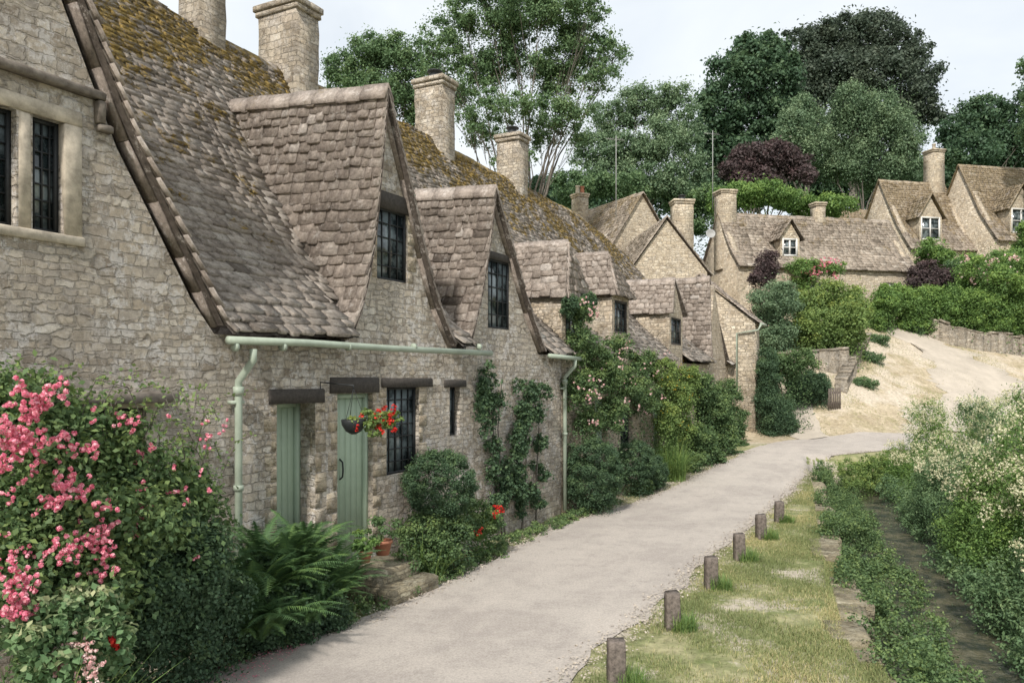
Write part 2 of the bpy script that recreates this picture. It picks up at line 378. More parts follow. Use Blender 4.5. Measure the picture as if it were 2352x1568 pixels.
# ---- main row --------------------------------------------------------------------
RZ=[(-12,9.15),(-5.5,9.05),(-3.4,8.85),(0,9.0),(6.3,8.82),(10.7,8.75),(13.5,8.3),(16,7.8)]
def rz(s): return float(np.interp(s,[a for a,b in RZ],[b for a,b in RZ]))
PB=[(-.28,0.),(.9,.185),(2.,.43),(3.,.68),(4.2,1.)]
def prof(s,over):
    R_=rz(s)-3.45
    pb=PB if over else [(.30,.085)]+PB[1:]
    return [Vector((s,b,3.45+R_*k+(.035*math.sin(s*1.7)+.045*math.sin(s*.8+b*2)))) for b,k in pb]
def main_roof(par,segs,name='roof'):
    mb=MB()
    for a,b,ov in segs:
        n=max(1,int((b-a)/2.2))
        for i in range(n):
            x0=a+(b-a)*i/n; x1=a+(b-a)*(i+1)/n
            slates(mb,prof(x0,ov),prof(x1,ov),.27,.18,.09,.034)
    a,b=segs[0][0],segs[-1][1]
    ridge(mb,(a,4.2,rz(a)),(b,4.2,rz(b)))
    mb.add([(a,4.2,rz(a)-.03),(b,4.2,rz(b)-.03),(b,8.6,3.4),(a,8.6,3.4)],[(0,1,2,3)],.4)
    return mb.obj(name,M_SLM,MR,par)
def gable_roof(par,left,right,b0,b1,dz=0.,name='gable_roof',apb=0.,w=.28,ex=(.20,.135),verge=True,mat=None):
    mb=MB(); ap=left[-1]
    def edge(pts,b,dzz,ab):
        zf=pts[0][1]; za=pts[-1][1]
        return [Vector((s,b+ab*(z-zf)/(za-zf),z+dzz*(z-zf)/(za-zf))) for s,z in pts]
    for pts in (left,right):
        slates(mb,edge(pts,b0,0,apb),edge(pts,b1,dz,0),w,ex[0],ex[1],.032)
        if verge:
            e=edge(pts,b0+.09,0,apb)
            for i in range(len(e)-1):
                p,q=e[i],e[i+1]; d=(q-p).normalized(); n=Vector((d.z,0,-d.x)); n=n if n.z<0 else -n
                vs=[p,q,q+n*.035,p+n*.035]; vs=[x+n*.025 for x in vs]; bk=[x+Vector((0,.14,0)) for x in vs]
                mb.add(vs+bk,[(0,1,2,3),(7,6,5,4),(0,4,5,1),(1,5,6,2),(2,6,7,3),(3,7,4,0)],.2)
    ridge(mb,(ap[0],b0+apb,ap[1]+.03),(ap[0],b1,ap[1]+dz+.03),.13,.16)
    return mb.obj(name,mat or M_SL,MR,par)
def hole(pa,pb,yt,yb=None,z0=None):
    s0,s1=S(pa),S(pb); m=(pa+pb)/2
    return (s0,s1,z0 if z0 is not None else Z(m,yb),Z(m,yt))
def lintel(par,pa,pb,yt,yb):
    mb=MB(); m=(pa+pb)/2; mb.cbox(S(pa),S(pb),-.03,.2,Z(m,yb),Z(m,yt),.015); mb.obj('lintel',M_TIM,MR,par)
def cot(label,s):
    x,y=rw(s,0); return thing('stone_cottage',label,'cottage',Matrix.Translation((x,y,h(x,y)))@Matrix.Rotation(math.atan2(UY,UX),4,'Z'),'terraced stone cottages along the lane')
A=cot('lichened stone cottage end with tall gable and mullioned windows',-12)
gr=[SZ(x,y,-.15) for x,y in ((512,735),(478,665),(440,585),(380,458),(312,318),(250,150),(196,0))]
gr[0]=(gr[0][0]+.02,gr[0][1]-.05)
sA,zA=gr[-1]; sl=(gr[-1][1]-gr[-3][1])/(gr[-1][0]-gr[-3][0])
apx=(-12.5,zA+sl*(-12.5-sA)); gr.append(apx)
gl=[(-12.5-(s+12.5),z) for s,z in gr[:-1]]+[apx]
sB=S(492)
wA=[(gl[0][0]+.3,-.6),(sB,-.6),(sB,3.4)]+[(s-.10,z-.10) for s,z in gr[1:-1]]+[(-12.5,apx[1]-.2)]+[(s+.12,z-.12) for s,z in reversed(gl[1:-1])]+[(gl[0][0]+.3,3.4)]
w1=(S(-75),S(38),Z(38,520),Z(38,252)); w2=(S(75),S(147),Z(145,538),Z(145,282))
lw=(S(190),S(335),1.05,Z(262,938))
mb=MB(); mb.prism(wA,0,.45,[w1,w2,lw]); wall=mb.obj('wall',M_ST,MR,A)
mb=MB(); mb.box(-15,-9.6,.46,8,-.5,3.3); mb.obj('side_wall',M_ST,MR,A)
roofA=gable_roof(A,gl,gr,-.16,3.4,0,'roof')
mb=MB()
for i in range(len(gr)-1):
    p=Vector((gr[i][0],0,gr[i][1])); q=Vector((gr[i+1][0],0,gr[i+1][1])); L=(q-p).length; k=max(1,int(L/.17)); d=(q-p)/L; n=Vector((-d.z,0,d.x)); n=n if n.z>0 else -n
    for j in range(k):
        a=p+d*(L*j/k-.03); b=p+d*(L*(j+1)/k+.01); o_=random.uniform(-.004,.006); y0=-.20+random.uniform(-.01,.01)
        v=[a+n*.045,b+n*.01,b+n*(.026+o_),a+n*(.066+o_)]; mb.add([x+Vector((0,y0,0)) for x in v]+[x+Vector((0,-.02,0)) for x in v],[(3,2,1,0),(4,5,6,7),(0,1,5,4),(1,2,6,5),(2,3,7,6),(3,0,4,7)],random.uniform(.3,.9))
mb.obj('verge_stones',M_SL,MR,roofA)
for wn,c in ((w1,4),(w2,4)): window(wall,MR,wn[0]+.0,wn[1],wn[2],wn[3],.10,c,7)
window(wall,MR,lw[0],lw[1],lw[2],lw[3],.14,4,5)
mb=MB(); zt=max(w1[3],w2[3]); zb=min(w1[2],w2[2]); 
mb.cbox(w2[1],w2[1]+.17,-.02,.12,zb,zt,.01); mb.cbox(w1[1]+.01,w2[0]-.01,-.015,.12,zb,zt,.02)
mb.cbox(w1[0]-.2,w2[1]+.17,-.02,.12,zt+.001,zt+.14,.01); mb.cbox(w1[0]-.2,w2[1]+.2,-.03,.12,zb-.09,zb-.001,.012)
mb.obj('window_surround',M_DR,MR,wall)
mb=MB(); zh=zt+.3; xe=S(232)
mb.cbox(w1[0]-.6,xe,-.10,0,zh,zh+.08,.02); mb.cbox(xe-.08,xe,-.09,0,zh-.22,zh-.001,.015); mb.cbox(xe-.06,xe+.08,-.09,0,zh-.29,zh-.221,.015)
mb.obj('hood_mould',M_BOARD,MR,wall)
mb=MB(); z=Z(250,915); mb.cbox(S(118),S(385),-.2,.05,z-.05,z+.06,.02); mb.obj('window_hood',M_BOARD,MR,wall)
mb=MB(); mb.cbox(lw[0]-.12,lw[1]+.14,-.015,.1,lw[3],lw[3]+.13,.01); mb.cbox(lw[0]-.13,lw[0],-.015,.1,lw[2],lw[3]-.001,.01); mb.cbox(lw[1],lw[1]+.13,-.015,.1,lw[2],lw[3]-.001,.01); mb.obj('window_surround',M_DR,MR,wall)
B=cot('stone cottage with steep gable, green doors and mossy roof',-7)
g1l=[SZ(x,y,-.15) for x,y in ((808,775),(838,690),(862,560),(877,400),(893,205))]
g1r=[SZ(x,y,-.15) for x,y in ((1050,795),(1012,705),(982,590),(942,410),(893,205))]
sC=-4.05
def gpoly(l,r,s0,s1,ze=3.4,base=-.6,ins=.08):
    L=[(s+ins*.5,z-ins) for s,z in l[:-1]]; Rr=[(s-ins*.6,z-ins) for s,z in r[:-1]]; ap=(l[-1][0],l[-1][1]-ins*2.0)
    return [(s0,base),(s1,base),(s1,ze),(Rr[0][0],ze+.001)]+Rr[1:]+[ap]+list(reversed(L[1:]))+[(L[0][0],ze+.001),(s0,ze)]
hD1=hole(636,724,924,z0=.35); hD2=hole(775,856,903,z0=.42); hW3=hole(888,962,889,1086); hW4=hole(1033,1056,889,1000); hG1=hole(866,936,482,645)
mb=MB(); mb.prism(gpoly(g1l,g1r,sB,sC),0,.45,[hD1,hD2,hW3,hW4,hG1]); wB=mb.obj('wall',M_ST,MR,B)
mb=MB(); mb.box(sB+.1,sC-.01,.8,8.4,-.5,3.3); mb.obj('back_wall',M_ST,MR,B)
for q_ in (hD1,hD2): jambs(wB,MR,q_)
jambs(wB,MR,hW3); jambs(wB,MR,hG1)
roofB=main_roof(B,[(-10.3,sB+.02,False),(sB+.02,-7.12,True),(-7.12,-4.5,False),(-4.5,sC,True)])
gable_roof(roofB,g1l,g1r,-.15,3.5,.35)
for a in ((617,744,893,926),(757,869,866,902),(876,992,868,889),(1020,1069,872,889),(864,940,446,484)): lintel(wB,*a)
window(wB,MR,hW3[0],hW3[1],hW3[2],hW3[3],.08,5,7,mull=(2,)); window(wB,MR,hW4[0],hW4[1],hW4[2],hW4[3],.12,2,4); window(wB,MR,hG1[0],hG1[1],hG1[2],hG1[3],.05,4,5,mull=(2,))
def door(par,hl,y):
    d=MB(); x0,x1,z0,z1=hl
    n=5; ww=(x1-x0-.14)/n
    for i in range(n): d.cbox(x0+.07+i*ww+.002,x0+.07+(i+1)*ww-.002,y,y+.05,z0,z1-.07,.006)
    d.box(x0+.07,x1-.07,y+.012,y+.04,z0,z1-.07)
    D_=d.obj('door',M_GRN,MR,par)
    f=MB(); f.box(x0,x0+.068,y-.05,y+.06,z0,z1); f.box(x1-.068,x1,y-.05,y+.06,z0,z1); f.box(x0+.068,x1-.068,y-.048,y+.06,z1-.068,z1); f.obj('frame',M_GRN,MR,D_)
    k=MB(); xc=x0+.2; zc=(z0+z1)/2+.1
    k.tube([(xc,y,zc+.14),(xc,y-.05,zc+.1),(xc,y-.06,zc),(xc,y-.05,zc-.1),(xc,y,zc-.14)],.012); k.obj('handle',M_BLK,MR,D_)
door(wB,hD1,.30); door(wB,hD2,.13)
mb=MB(); mb.cbox(hD2[0]-.05,hD2[1]+.12,-.72,-.01,-.1,.38,.03); mb.cbox(hD2[0]-.1,hD2[1]+.2,-1.0,-.70,-.1,.2,.03); mb.obj('step',M_EDGE,MR,B)
mb=MB()
mb.tube([(S(524,-.33),-.33,Z(524,781,-.33)),(S(700,-.33),-.33,Z(700,787,-.33)),(S(900,-.33),-.33,Z(900,800,-.33)),(S(1128,-.33),-.33,Z(1128,811,-.33))],.046,10)
for x in (540,650,800,950,1100): 
    s=S(x,-.33); mb.tube([(s-.02,-.33,Z(x,796,-.33)),(s+.02,-.33,Z(x,796,-.33))],.052,10)
mb.obj('gutter',M_GRL,MR,B,True)
def pipe(par,s,b,z1,z0,r=.043,yo=-.33):
    p=MB(); p.tube([(s,yo,z1),(s,yo,z1-.12),(s,b,z1-.36),(s,b,z1-.5),(s,b,z0)],r,10)
    p.tube([(s,b,z1-.52),(s,b,z1-.42)],[r*1.35,r*1.5],10); p.tube([(s,b,z1-1.6),(s,b,z1-1.54)],r*1.35,10)
    p.box(s-.08,s+.08,b-.01,b+.089,z1-.62,z1-.58)
    return p.obj('downpipe',M_GRL,MR,par,False)
pipe(B,S(548,-.1),-.1,Z(548,800,-.33),.15)
C=cot('stone cottage with narrow steep gable and leaded casement',-2)
g2l=[SZ(x,y,-.15) for x,y in ((1080,782),(1108,680),(1128,560),(1141,434))]; g2l[0]=(max(g2l[0][0],-4.0),g2l[0][1])
g2r=[SZ(x,y,-.15) for x,y in ((1254,805),(1222,715),(1186,590),(1141,434))]
hG2=hole(1121,1170,598,755)
sD=-.0
mb=MB(); mb.prism(gpoly(g2l,g2r,sC+.001,sD-.02),0.004,.45,[hG2]); wC=mb.obj('wall',M_ST,MR,C)
mb=MB(); mb.box(sC,sD-.02,.8,8.4,-.5,3.3); mb.obj('back_wall',M_ST,MR,C)
roofC=main_roof(C,[(sC,-.95,False),(-.95,sD,True)])
gable_roof(roofC,g2l,g2r,-.15,2.9,.2)
window(wC,MR,hG2[0],hG2[1],hG2[2],hG2[3],.03,4,5,mull=(2,))
lintel(wC,1117,1176,582,599)
mb=MB(); mb.tube([(S(1262,-.33),-.33,3.36),(.35,-.33,3.33)],.046,10); mb.obj('gutter',M_GRL,MR,C,True)
pipe(C,-.06,-.1,3.3,.1)
def dormer(roof,s0,s1,z0,ze,sm,za,ab,yb=2.4,cols=3):
    mb=MB(); poly=[(s0,z0),(s1,z0),(s1,ze),(sm if ab<.2 else (s0+s1)/2,ze+(.01 if ab>.2 else (za-ze)*.85)),(s0,ze)]
    hw=(s0+.18,s1-.14,ze-.95,ze-.12)
    mb.prism(poly,-.006,.2,[hw]); mb.box(s0,s0+.15,.201,yb,z0,ze-.02); mb.box(s1-.15,s1,.201,yb,z0,ze-.02)
    mb.obj('dormer',M_ST2,MR,roof)
    l=[(s0-.1,ze-.03),(sm,za)]; r=[(s1+.1,ze-.03),(sm,za)]
    mb=MB()
    def e(p,b): return [Vector((p[0][0],b,p[0][1])),Vector((sm,b+ab if b<0 else b,za))]
    slates(mb,e(l,-.16),e(l,yb+.6),.26,.19,.14,.034); slates(mb,e(r,-.16),e(r,yb+.6),.26,.19,.14,.034)
    if ab>.2: slates(mb,[Vector((l[0][0],-.16,l[0][1])),Vector((sm-.01,-.16+ab,za))],[Vector((r[0][0],-.16,r[0][1])),Vector((sm+.01,-.16+ab,za))],.25,.2,.15,.03)
    ridge(mb,(sm,-.16+ab,za+.02),(sm,yb+.6,za+.05),.12,.14)
    mb.obj('dormer_roof',M_SL,MR,roof)
    fr=MB(); fr.box(hw[0],hw[1],.05,.06,hw[2],hw[3]); fr.obj('dormer_window',M_GL,MR,roof)
    fr=MB(); fw=.05
    fr.box(hw[0],hw[0]+fw,.0,.07,hw[2],hw[3]); fr.box(hw[1]-fw,hw[1],.0,.07,hw[2],hw[3]); fr.box(hw[0]+fw,hw[1]-fw,.002,.07,hw[2],hw[2]+fw); fr.box(hw[0]+fw,hw[1]-fw,.002,.07,hw[3]-fw,hw[3])
    for i in range(1,cols): x=hw[0]+(hw[1]-hw[0])*i/cols; fr.box(x-.012,x+.012,.03,.062,hw[2]+fw,hw[3]-fw)
    for i in range(1,4): z=hw[2]+(hw[3]-hw[2])*i/4; fr.box(hw[0]+fw,hw[1]-fw,.034,.058,z-.008,z+.008)
    fr.obj('dormer_window_frame',M_TIM,MR,roof)
def rowwall(par,s0,s1,holes=(),ze=3.4,y=0.):
    mb=MB(); mb.prism([(s0,-.6),(s1,-.6),(s1,ze),(s0,ze)],y,.45,holes); w_=mb.obj('wall',M_ST2,MR,par)
    mb=MB(); mb.box(s0,s1,.8,8.4,-.5,3.3); mb.obj('back_wall',M_ST,MR,par); return w_
D=cot('stone cottage with two small dormers behind climbing roses',3)
wD=rowwall(D,0,5.5,[(1.9,2.7,.5,2.45),(3.6,4.5,1.1,2.2)]); window(wD,MR,3.6,4.5,1.1,2.2,.12,4,4)
door(wD,(1.9,2.7,.5,2.45),.2)
rD=main_roof(D,[(0,1.25,False),(1.25,2.98,True),(2.98,4.2,False),(4.2,5.5,True)])
dormer(rD,.0,1.25,3.3,4.68,.6,5.95,.28); dormer(rD,2.98,4.2,3.3,5.0,3.5,6.1,.45)
E=cot('low stone cottage with tiled dormer over the eaves',8)
wE=rowwall(E,5.502,10.5,[(6.3,7.1,.6,2.5)],y=.003); door(wE,(6.3,7.1,.6,2.5),.2)
rE=main_roof(E,[(5.5,7.8,True),(7.8,9.2,False),(9.2,10.5,True)])
dormer(rE,7.8,9.2,3.3,4.9,8.4,5.95,.15)
Fc=cot('stone cottage with slate-hung cross gable',13)
wF=rowwall(Fc,10.502,15.5); rF=main_roof(Fc,[(10.5,12.5,True),(12.5,15,False),(15,15.5,True)])
mb=MB(); mb.prism([(12.6,3.3),(15,3.3),(15,3.7),(13.25,6.3),(12.6,3.7)],-.01,.3); mb.obj('gable_wall',M_ST2,MR,Fc)
gable_roof(rF,[(12.45,3.5),(12.8,4.9),(13.25,6.55)],[(15.1,3.5),(14.2,4.8),(13.25,6.55)],-.16,2.6,0.,apb=.3)
Ge=cot('tall narrow end cottage with pale wall and green downpipe',16)
s0,s1=15.5,16.4
mb=MB(); v=[(b,z) for b,z in ((-1,-.3),(3.2,-.3),(3.2,5.1),(1.1,6.75),(-1,5.1))]
vs=[(s0,b,z) for b,z in v]+[(s1,b,z) for b,z in v]; mb.add(vs,[(4,3,2,1,0),(5,6,7,8,9)]+[(i,(i+1)%5,(i+1)%5+5,i+5) for i in range(5)]); wG=mb.obj('wall',M_STP,MR,Ge)
mb=MB(); slates(mb,[(s0-.12,-1.2,5.0),(s0-.12,-.3,5.75),(s0-.12,1.1,7.0)],[(s1+.1,-1.2,5.0),(s1+.1,-.3,5.75),(s1+.1,1.1,7.0)],.26,.2,.14); slates(mb,[(s0-.12,3.4,5.0),(s0-.12,1.1,7.0)],[(s1,3.4,5.0),(s1,1.1,7.0)],.3,.22,.18); ridge(mb,(s0-.12,1.1,7.02),(s1,1.1,7.02)); mb.obj('roof',M_SL,MR,Ge)
mb=MB(); mb.tube([(s0-.1,-1.25,4.98),(s1,-1.25,4.98)],.05,8); mb.tube([(s0-.1,-1.25,4.95),(s0-.1,-1.15,4.75),(s0-.08,-.35,4.65),(s0-.08,-.35,2.2)],.04,8); mb.obj('downpipe',M_GRL,MR,Ge)
def cz(pa,pb,yt,b,wx,wy,roof,z0=7.2,**k):
    pc=(pa+pb)/2; s=S(pc,b); return chimney(roof,MR,s,b,wx,wy,z0,Z(pc,yt,b),**k)
cz(590,735,18,4.2,.62,1.0,roofB); cz(428,500,-60,4.2,.55,.55,roofB); cz(952,1046,186,4.2,.6,.82,roofC,cap='cowl'); cz(1140,1214,312,4.2,.6,.75,rD,cap='cowl')
# ---- background cottages -------------------------------------------------------------
def house(label,x,y,deg,L,Dp,z0,ze,zr,mat,tw=.34,ex=.24,dorm=(),wins=(),doors=(),ch=(),cat='cottage'):
    M=frame(x,y,0,deg); e=thing('stone_cottage',label,cat,frame(x,y,z0,deg),'stone cottages up the hill')
    hl=[(a,b,c,d) for a,b,c,d,_ in wins]+[(a,b,z0+.05,d) for a,b,d in doors]
    mb=MB(); mb.prism([(0,z0-1),(L,z0-1),(L,ze),(0,ze)],0,.3,hl)
    for xx in (0,L-.3):
        v=[(xx,yy,zz) for yy,zz in ((.301,z0-1),(Dp,z0-1),(Dp,ze),(Dp/2,zr-.08),(.301,ze+ .301*(zr-.08-ze)/(Dp/2)))]+[(xx+.3,yy,zz) for yy,zz in ((.301,z0-1),(Dp,z0-1),(Dp,ze),(Dp/2,zr-.08),(.301,ze+.301*(zr-.08-ze)/(Dp/2)))]
        mb.add(v,[(4,3,2,1,0),(5,6,7,8,9)]+[(i,(i+1)%5,(i+1)%5+5,i+5) for i in range(5)])
    mb.box(.31,L-.31,Dp-.3,Dp-.02,z0-1,ze-.02)
    w_=mb.obj('wall',mat,M,e)
    mb=MB(); o_=.22; zz=ze-.15
    P=lambda xx,k:[Vector((xx,-o_,zz)),Vector((xx,Dp*.2,zz+(zr-zz)*.36)),Vector((xx,Dp/2,zr))] if k else [Vector((xx,Dp+o_,zz)),Vector((xx,Dp/2,zr))]
    n=max(1,int(L/3.5))
    for i in range(n): slates(mb,P(-.12+(L+.24)*i/n,1),P(-.12+(L+.24)*(i+1)/n,1),tw,ex,ex*.72,.05)
    slates(mb,P(-.12,0),P(L+.12,0),tw*1.4,ex*1.3,ex,.045); ridge(mb,(-.12,Dp/2,zr),(L+.12,Dp/2,zr),.2,.16,seg=.6)
    rf=mb.obj('roof',M_SLF,M,e)
    for a,b,c,d,fm in wins: window(w_,M,a,b,c,d,.08,4,3,fm,.06,.03)
    for a,b,d in doors:
        q=MB(); q.box(a,b,.1,.16,z0+.05,d); dd=q.obj('door',M_WHT,M,w_); q=MB(); q.box(a+.15,b-.15,.085,.099,d-.9,d-.2); q.obj('door_window',M_GL,M,dd)
    for xc,wd,zb,zh,fm,yo in dorm:
        q=MB(); q.prism([(xc-wd/2,zb-.3),(xc+wd/2,zb-.3),(xc+wd/2,zh),(xc,zh+wd*.75),(xc-wd/2,zh)],yo,yo+1.6,[(xc-wd/2+.15,xc+wd/2-.15,zb+.1,zh-.05)])
        q.obj('dormer',mat,M,rf)
        q=MB(); A_=[(xc-wd/2-.2,zh-.12),(xc,zh+wd*.88)]; B_=[(xc+wd/2+.2,zh-.12),(xc,zh+wd*.88)]
        for p in (A_,B_): slates(q,[Vector((p[0][0],yo-.2,p[0][1])),Vector((p[1][0],yo-.2,p[1][1]))],[Vector((p[0][0],yo+2.6,p[0][1])),Vector((p[1][0],yo+2.6,p[1][1]))],.3,.24,.2,.05)
        q.obj('dormer_roof',M_SLF,M,rf)
        q=MB(); q.box(xc-wd/2+.15,xc+wd/2-.15,yo+.1,yo+.12,zb+.1,zh-.05); q.obj('dormer_window',M_GL,M,rf)
        q=MB(); a,b,c,d=xc-wd/2+.12,xc+wd/2-.12,zb+.07,zh-.02; f=.09
        q.box(a,a+f,yo-.02,yo+.09,c,d); q.box(b-f,b,yo-.02,yo+.09,c,d); q.box(a+f,b-f,yo-.018,yo+.09,c,c+f); q.box(a+f,b-f,yo-.018,yo+.09,d-f,d); q.box((a+b)/2-.04,(a+b)/2+.04,yo,yo+.085,c+f,d-f); q.box(a+f,b-f,yo+.01,yo+.08,(c+d)/2-.02,(c+d)/2+.02); q.obj('dormer_window_frame',fm,M,rf)
    for xc,yc,wx,wy,zt,kw in ch: chimney(rf,M,xc,yc,wx,wy,ze,zt,mat=M_STP,**kw)
    return e
house('long low stone cottage with white dormer window',12.0,42,12,10.6,4.6,5.2,8.95,12.1,M_STP,
  dorm=[(3.15,1.15,9.45,10.5,M_WHT,.35)],wins=[(4.2,5.2,7.2,8.1,M_WHT)],doors=[(8.6,9.4,8.2)],
  ch=[(.35,2.3,.9,.9,13.35,{}),(6.1,2.3,.6,.6,12.95,{})])
house('upper stone cottage with gabled dormer and tall chimney',26.0,52,12,5.0,6,6.5,11.5,16.6,M_STP,
  dorm=[(1.7,1.7,12.0,13.6,M_WHT,.2)],ch=[(4.3,3,.95,.95,18.9,{'pots':1})])
house('topmost stone cottage with tall stone gable and dormer',31.2,51.2,12,10,6.4,8,11.9,17.5,M_STP,
  dorm=[(2.0,1.8,12.3,14.0,M_WHT,.15)])
house('small outbuilding behind upper cottage',24.2,57.5,12,3,4,8,13.8,15.6,M_STP)
def gabled(label,x,y,deg,W,L,z0,ze,zr,mat,ch=()):
    M=frame(x,y,0,deg); e=thing('stone_cottage',label,'cottage',frame(x,y,z0,deg),'stone cottages up the hill')
    mb=MB(); mb.prism([(0,z0-1),(W,z0-1),(W,ze),(W*.47,zr-.12),(0,ze)],0,L); w_=mb.obj('wall',mat,M,e)
    mb=MB()
    for a,b in (((-.2,ze-.15),(W*.47,zr)),((W+.2,ze-.15),(W*.47,zr))):
        slates(mb,[Vector((a[0],-.15,a[1])),Vector((b[0],-.15,b[1]))],[Vector((a[0],L,a[1])),Vector((b[0],L,b[1]))],.34,.24,.18,.045)
    ridge(mb,(W*.47,-.15,zr),(W*.47,L,zr),.2,.16,seg=.6); rf=mb.obj('roof',M_SLF,M,e)
    for xc,yc,wx,wy,zt,kw in ch: chimney(rf,M,xc,yc,wx,wy,ze,zt,mat=M_STP,**kw)
    return e
gabled('pale stone gable behind the row with slate verge',PT(1447,0,37)[0],37,6,3.7,6,1.5,7.9,10.45,M_STP,[(3.2,2.2,.95,.7,11.75,{'cap':'cowl'})])
gabled('tall stone gable with slate roof and chimney pots',PT(1400,0,43)[0],43,28,4.6,7,2.5,9.9,13.2,M_STP,[(.3,3.4,.7,.7,13.6,{'pots':2}),(-1.5,6,.6,.6,12.6,{'pots':1})])
def antenna(px,y0,y1,Y,label):
    x=PT(px,y0,Y)[0]; z1=PT(px,y1,Y)[2]; z0=PT(px,y0,Y)[2]
    mb=MB(); mb.tube([(0,0,z0),(0,0,z1)],.02,6); mb.tube([(-.5,0,z1-.15),(.5,.3,z1-.15)],.012,5)
    for i in range(8): t=-.45+i*.12; mb.tube([(t-.1,.2+t*.2-.3,z1-.15),(t+.1,t*.2+.4,z1-.15)],.008,4)
    mb.tube([(-.2,0,z1-.5),(.2,0,z1-.5)],.01,4)
    ob=mb.obj('tv_antenna',M_GREY,Matrix.Translation((x,Y,0))); top(ob,label,'antenna')
antenna(1415,500,312,41,'thin television aerial on tall pole'); antenna(1637,480,300,46,'slender aerial mast above cottage chimney')
mb=MB(); x,y,z=PT(1632,537,41.5); mb.lathe((0,0,0),[(.02,-.08),(.15,-.05),(.24,.03),(.25,.05),(.23,.05),(.12,-.03)],16)
top(mb.obj('satellite_dish',M_GREY,Matrix.Translation((x,y,z))@Matrix.Rotation(math.radians(75),4,'X')),'small grey satellite dish on gable','satellite dish')
# ---- ground, road, water ----------------------------------------------------------------
xs=np.concatenate([[-900,-400,-200,-100,-60,-40,-25,-16],np.arange(-10,24,.2),np.arange(24,60,1.),[70,90,130,200,400,900]])
ys=np.concatenate([[-900,-300,-80,-30,-12],np.arange(-6,46,.2),np.arange(46,90,1.5),[100,130,200,400,900,1800]])
Xg,Yg=np.meshgrid(xs,ys); Zg=H(Xg,Yg); nx,ny=len(xs),len(ys)
Zg=Zg+np.where((np.abs(Xg)<60)&(Yg<90),.010*np.sin(Xg*3.1)*np.sin(Yg*2.3),0)-.010
idx=np.arange(nx*ny).reshape(ny,nx); Fq=np.stack([idx[:-1,:-1],idx[:-1,1:],idx[1:,1:],idx[1:,:-1]],-1).reshape(-1,4)
m,nt,o=newmat('ground_cover'); tc=nd(nt,'ShaderNodeTexCoord').outputs['Object']; sp=nd(nt,'ShaderNodeSeparateXYZ',Vector=tc)
q=mth(nt,'ADD',mth(nt,'MULTIPLY',mth(nt,'SUBTRACT',sp.outputs[0],10.),-.35),mth(nt,'MULTIPLY',mth(nt,'SUBTRACT',sp.outputs[1],28.5),.94))
n1=noise(nt,tc,1.3,6,.65); n2=noise(nt,tc,9.,6,.7); n4=noise(nt,tc,.9,7,.75)
dry=mix(nt,ramp(nt,n1,[(.35,0.),(.65,1.)]),(.36,.295,.20),(.52,.44,.32)); dry=mix(nt,ramp(nt,noise(nt,tc,1.1,8,.82),[(.51,0.),(.58,.65)]),dry,(.29,.255,.145)); dry=mix(nt,ramp(nt,noise(nt,tc,.4,5,.7),[(.46,0.),(.58,.8)]),dry,(.55,.48,.39))
grs=mix(nt,ramp(nt,n1,[(.38,0.),(.6,1.)]),(.15,.18,.07),(.37,.345,.20)); grs=mix(nt,ramp(nt,n4,[(.50,0.),(.56,.9)]),grs,(.47,.415,.34))
qm=mth(nt,'MULTIPLY',ramp(nt,mth(nt,'ADD',mth(nt,'MULTIPLY',q,.1),.5),[(.46,0.),(.5,1.)]),ramp(nt,mth(nt,'MULTIPLY',q,.05),[(.75,1.),(.85,0.)]))
col=mix(nt,qm,grs,dry)
zlow=ramp(nt,mth(nt,'ADD',sp.outputs[2],1.),[(.55,1.),(.9,0.)]); col=mix(nt,zlow,col,(.11,.10,.06))
far=ramp(nt,mth(nt,'MULTIPLY',sp.outputs[1],.01),[(.46,0.),(.52,1.)]); col=mix(nt,far,col,(.10,.15,.05))
col=mix(nt,.8,col,ramp(nt,n2,[(.28,.52),(.72,1.4)]),'MULTIPLY')
finish(nt,o,col,.97,n2,.7,.04,.1); M_GRD=m
ob=place(bpy.data.objects.new('ground',meshnp('ground',np.stack([Xg,Yg,Zg],-1).reshape(-1,3),Fq,None,M_GRD,True)),I4); ob['kind']='structure'
def strip(name,La,Rb,mat,off,n=160,m=10,wj=.12):
    def rs(P,n):
        P=np.array(P,float); 
        d=np.concatenate([[0],np.cumsum(np.hypot(*np.diff(P,axis=0).T))]); t=np.linspace(0,d[-1],n)
        X=np.interp(t,d,P[:,0]); Y=np.interp(t,d,P[:,1])
        k=np.ones(7)/7; 
        return np.convolve(np.pad(X,3,'edge'),k,'valid'),np.convolve(np.pad(Y,3,'edge'),k,'valid')
    ax,ay=rs(La,n); bx,by=rs(Rb,n)
    t=np.linspace(0,1,m)[None]
    X=ax[:,None]*(1-t)+bx[:,None]*t; Y=ay[:,None]*(1-t)+by[:,None]*t
    w2=np.convolve(R.normal(size=n+4),np.ones(5)/5,'valid')*wj; w3=np.convolve(R.normal(size=n+4),np.ones(5)/5,'valid')*wj*1.2
    X[:,0]+=w2; X[:,-1]+=w3
    Zz=H(X,Y)+off; Zz[:,0]-=off-.002; Zz[:,-1]-=off-.002
    idx=np.arange(n*m).reshape(n,m); Fq=np.stack([idx[:-1,:-1],idx[:-1,1:],idx[1:,1:],idx[1:,:-1]],-1).reshape(-1,4)
    ob=place(bpy.data.objects.new(name,meshnp(name,np.stack([X,Y,Zz],-1).reshape(-1,3),Fq,None,mat,True)),I4); ob['kind']='structure'; return ob
m,nt,o=newmat('worn_tarmac'); tc=nd(nt,'ShaderNodeTexCoord').outputs['Object']
mp=nd(nt,'ShaderNodeMapping',Vector=tc,Rotation=(0,0,math.radians(28))).outputs[0]; mp=nd(nt,'ShaderNodeMapping',Vector=mp,Scale=(1.,.28,1.)).outputs[0]
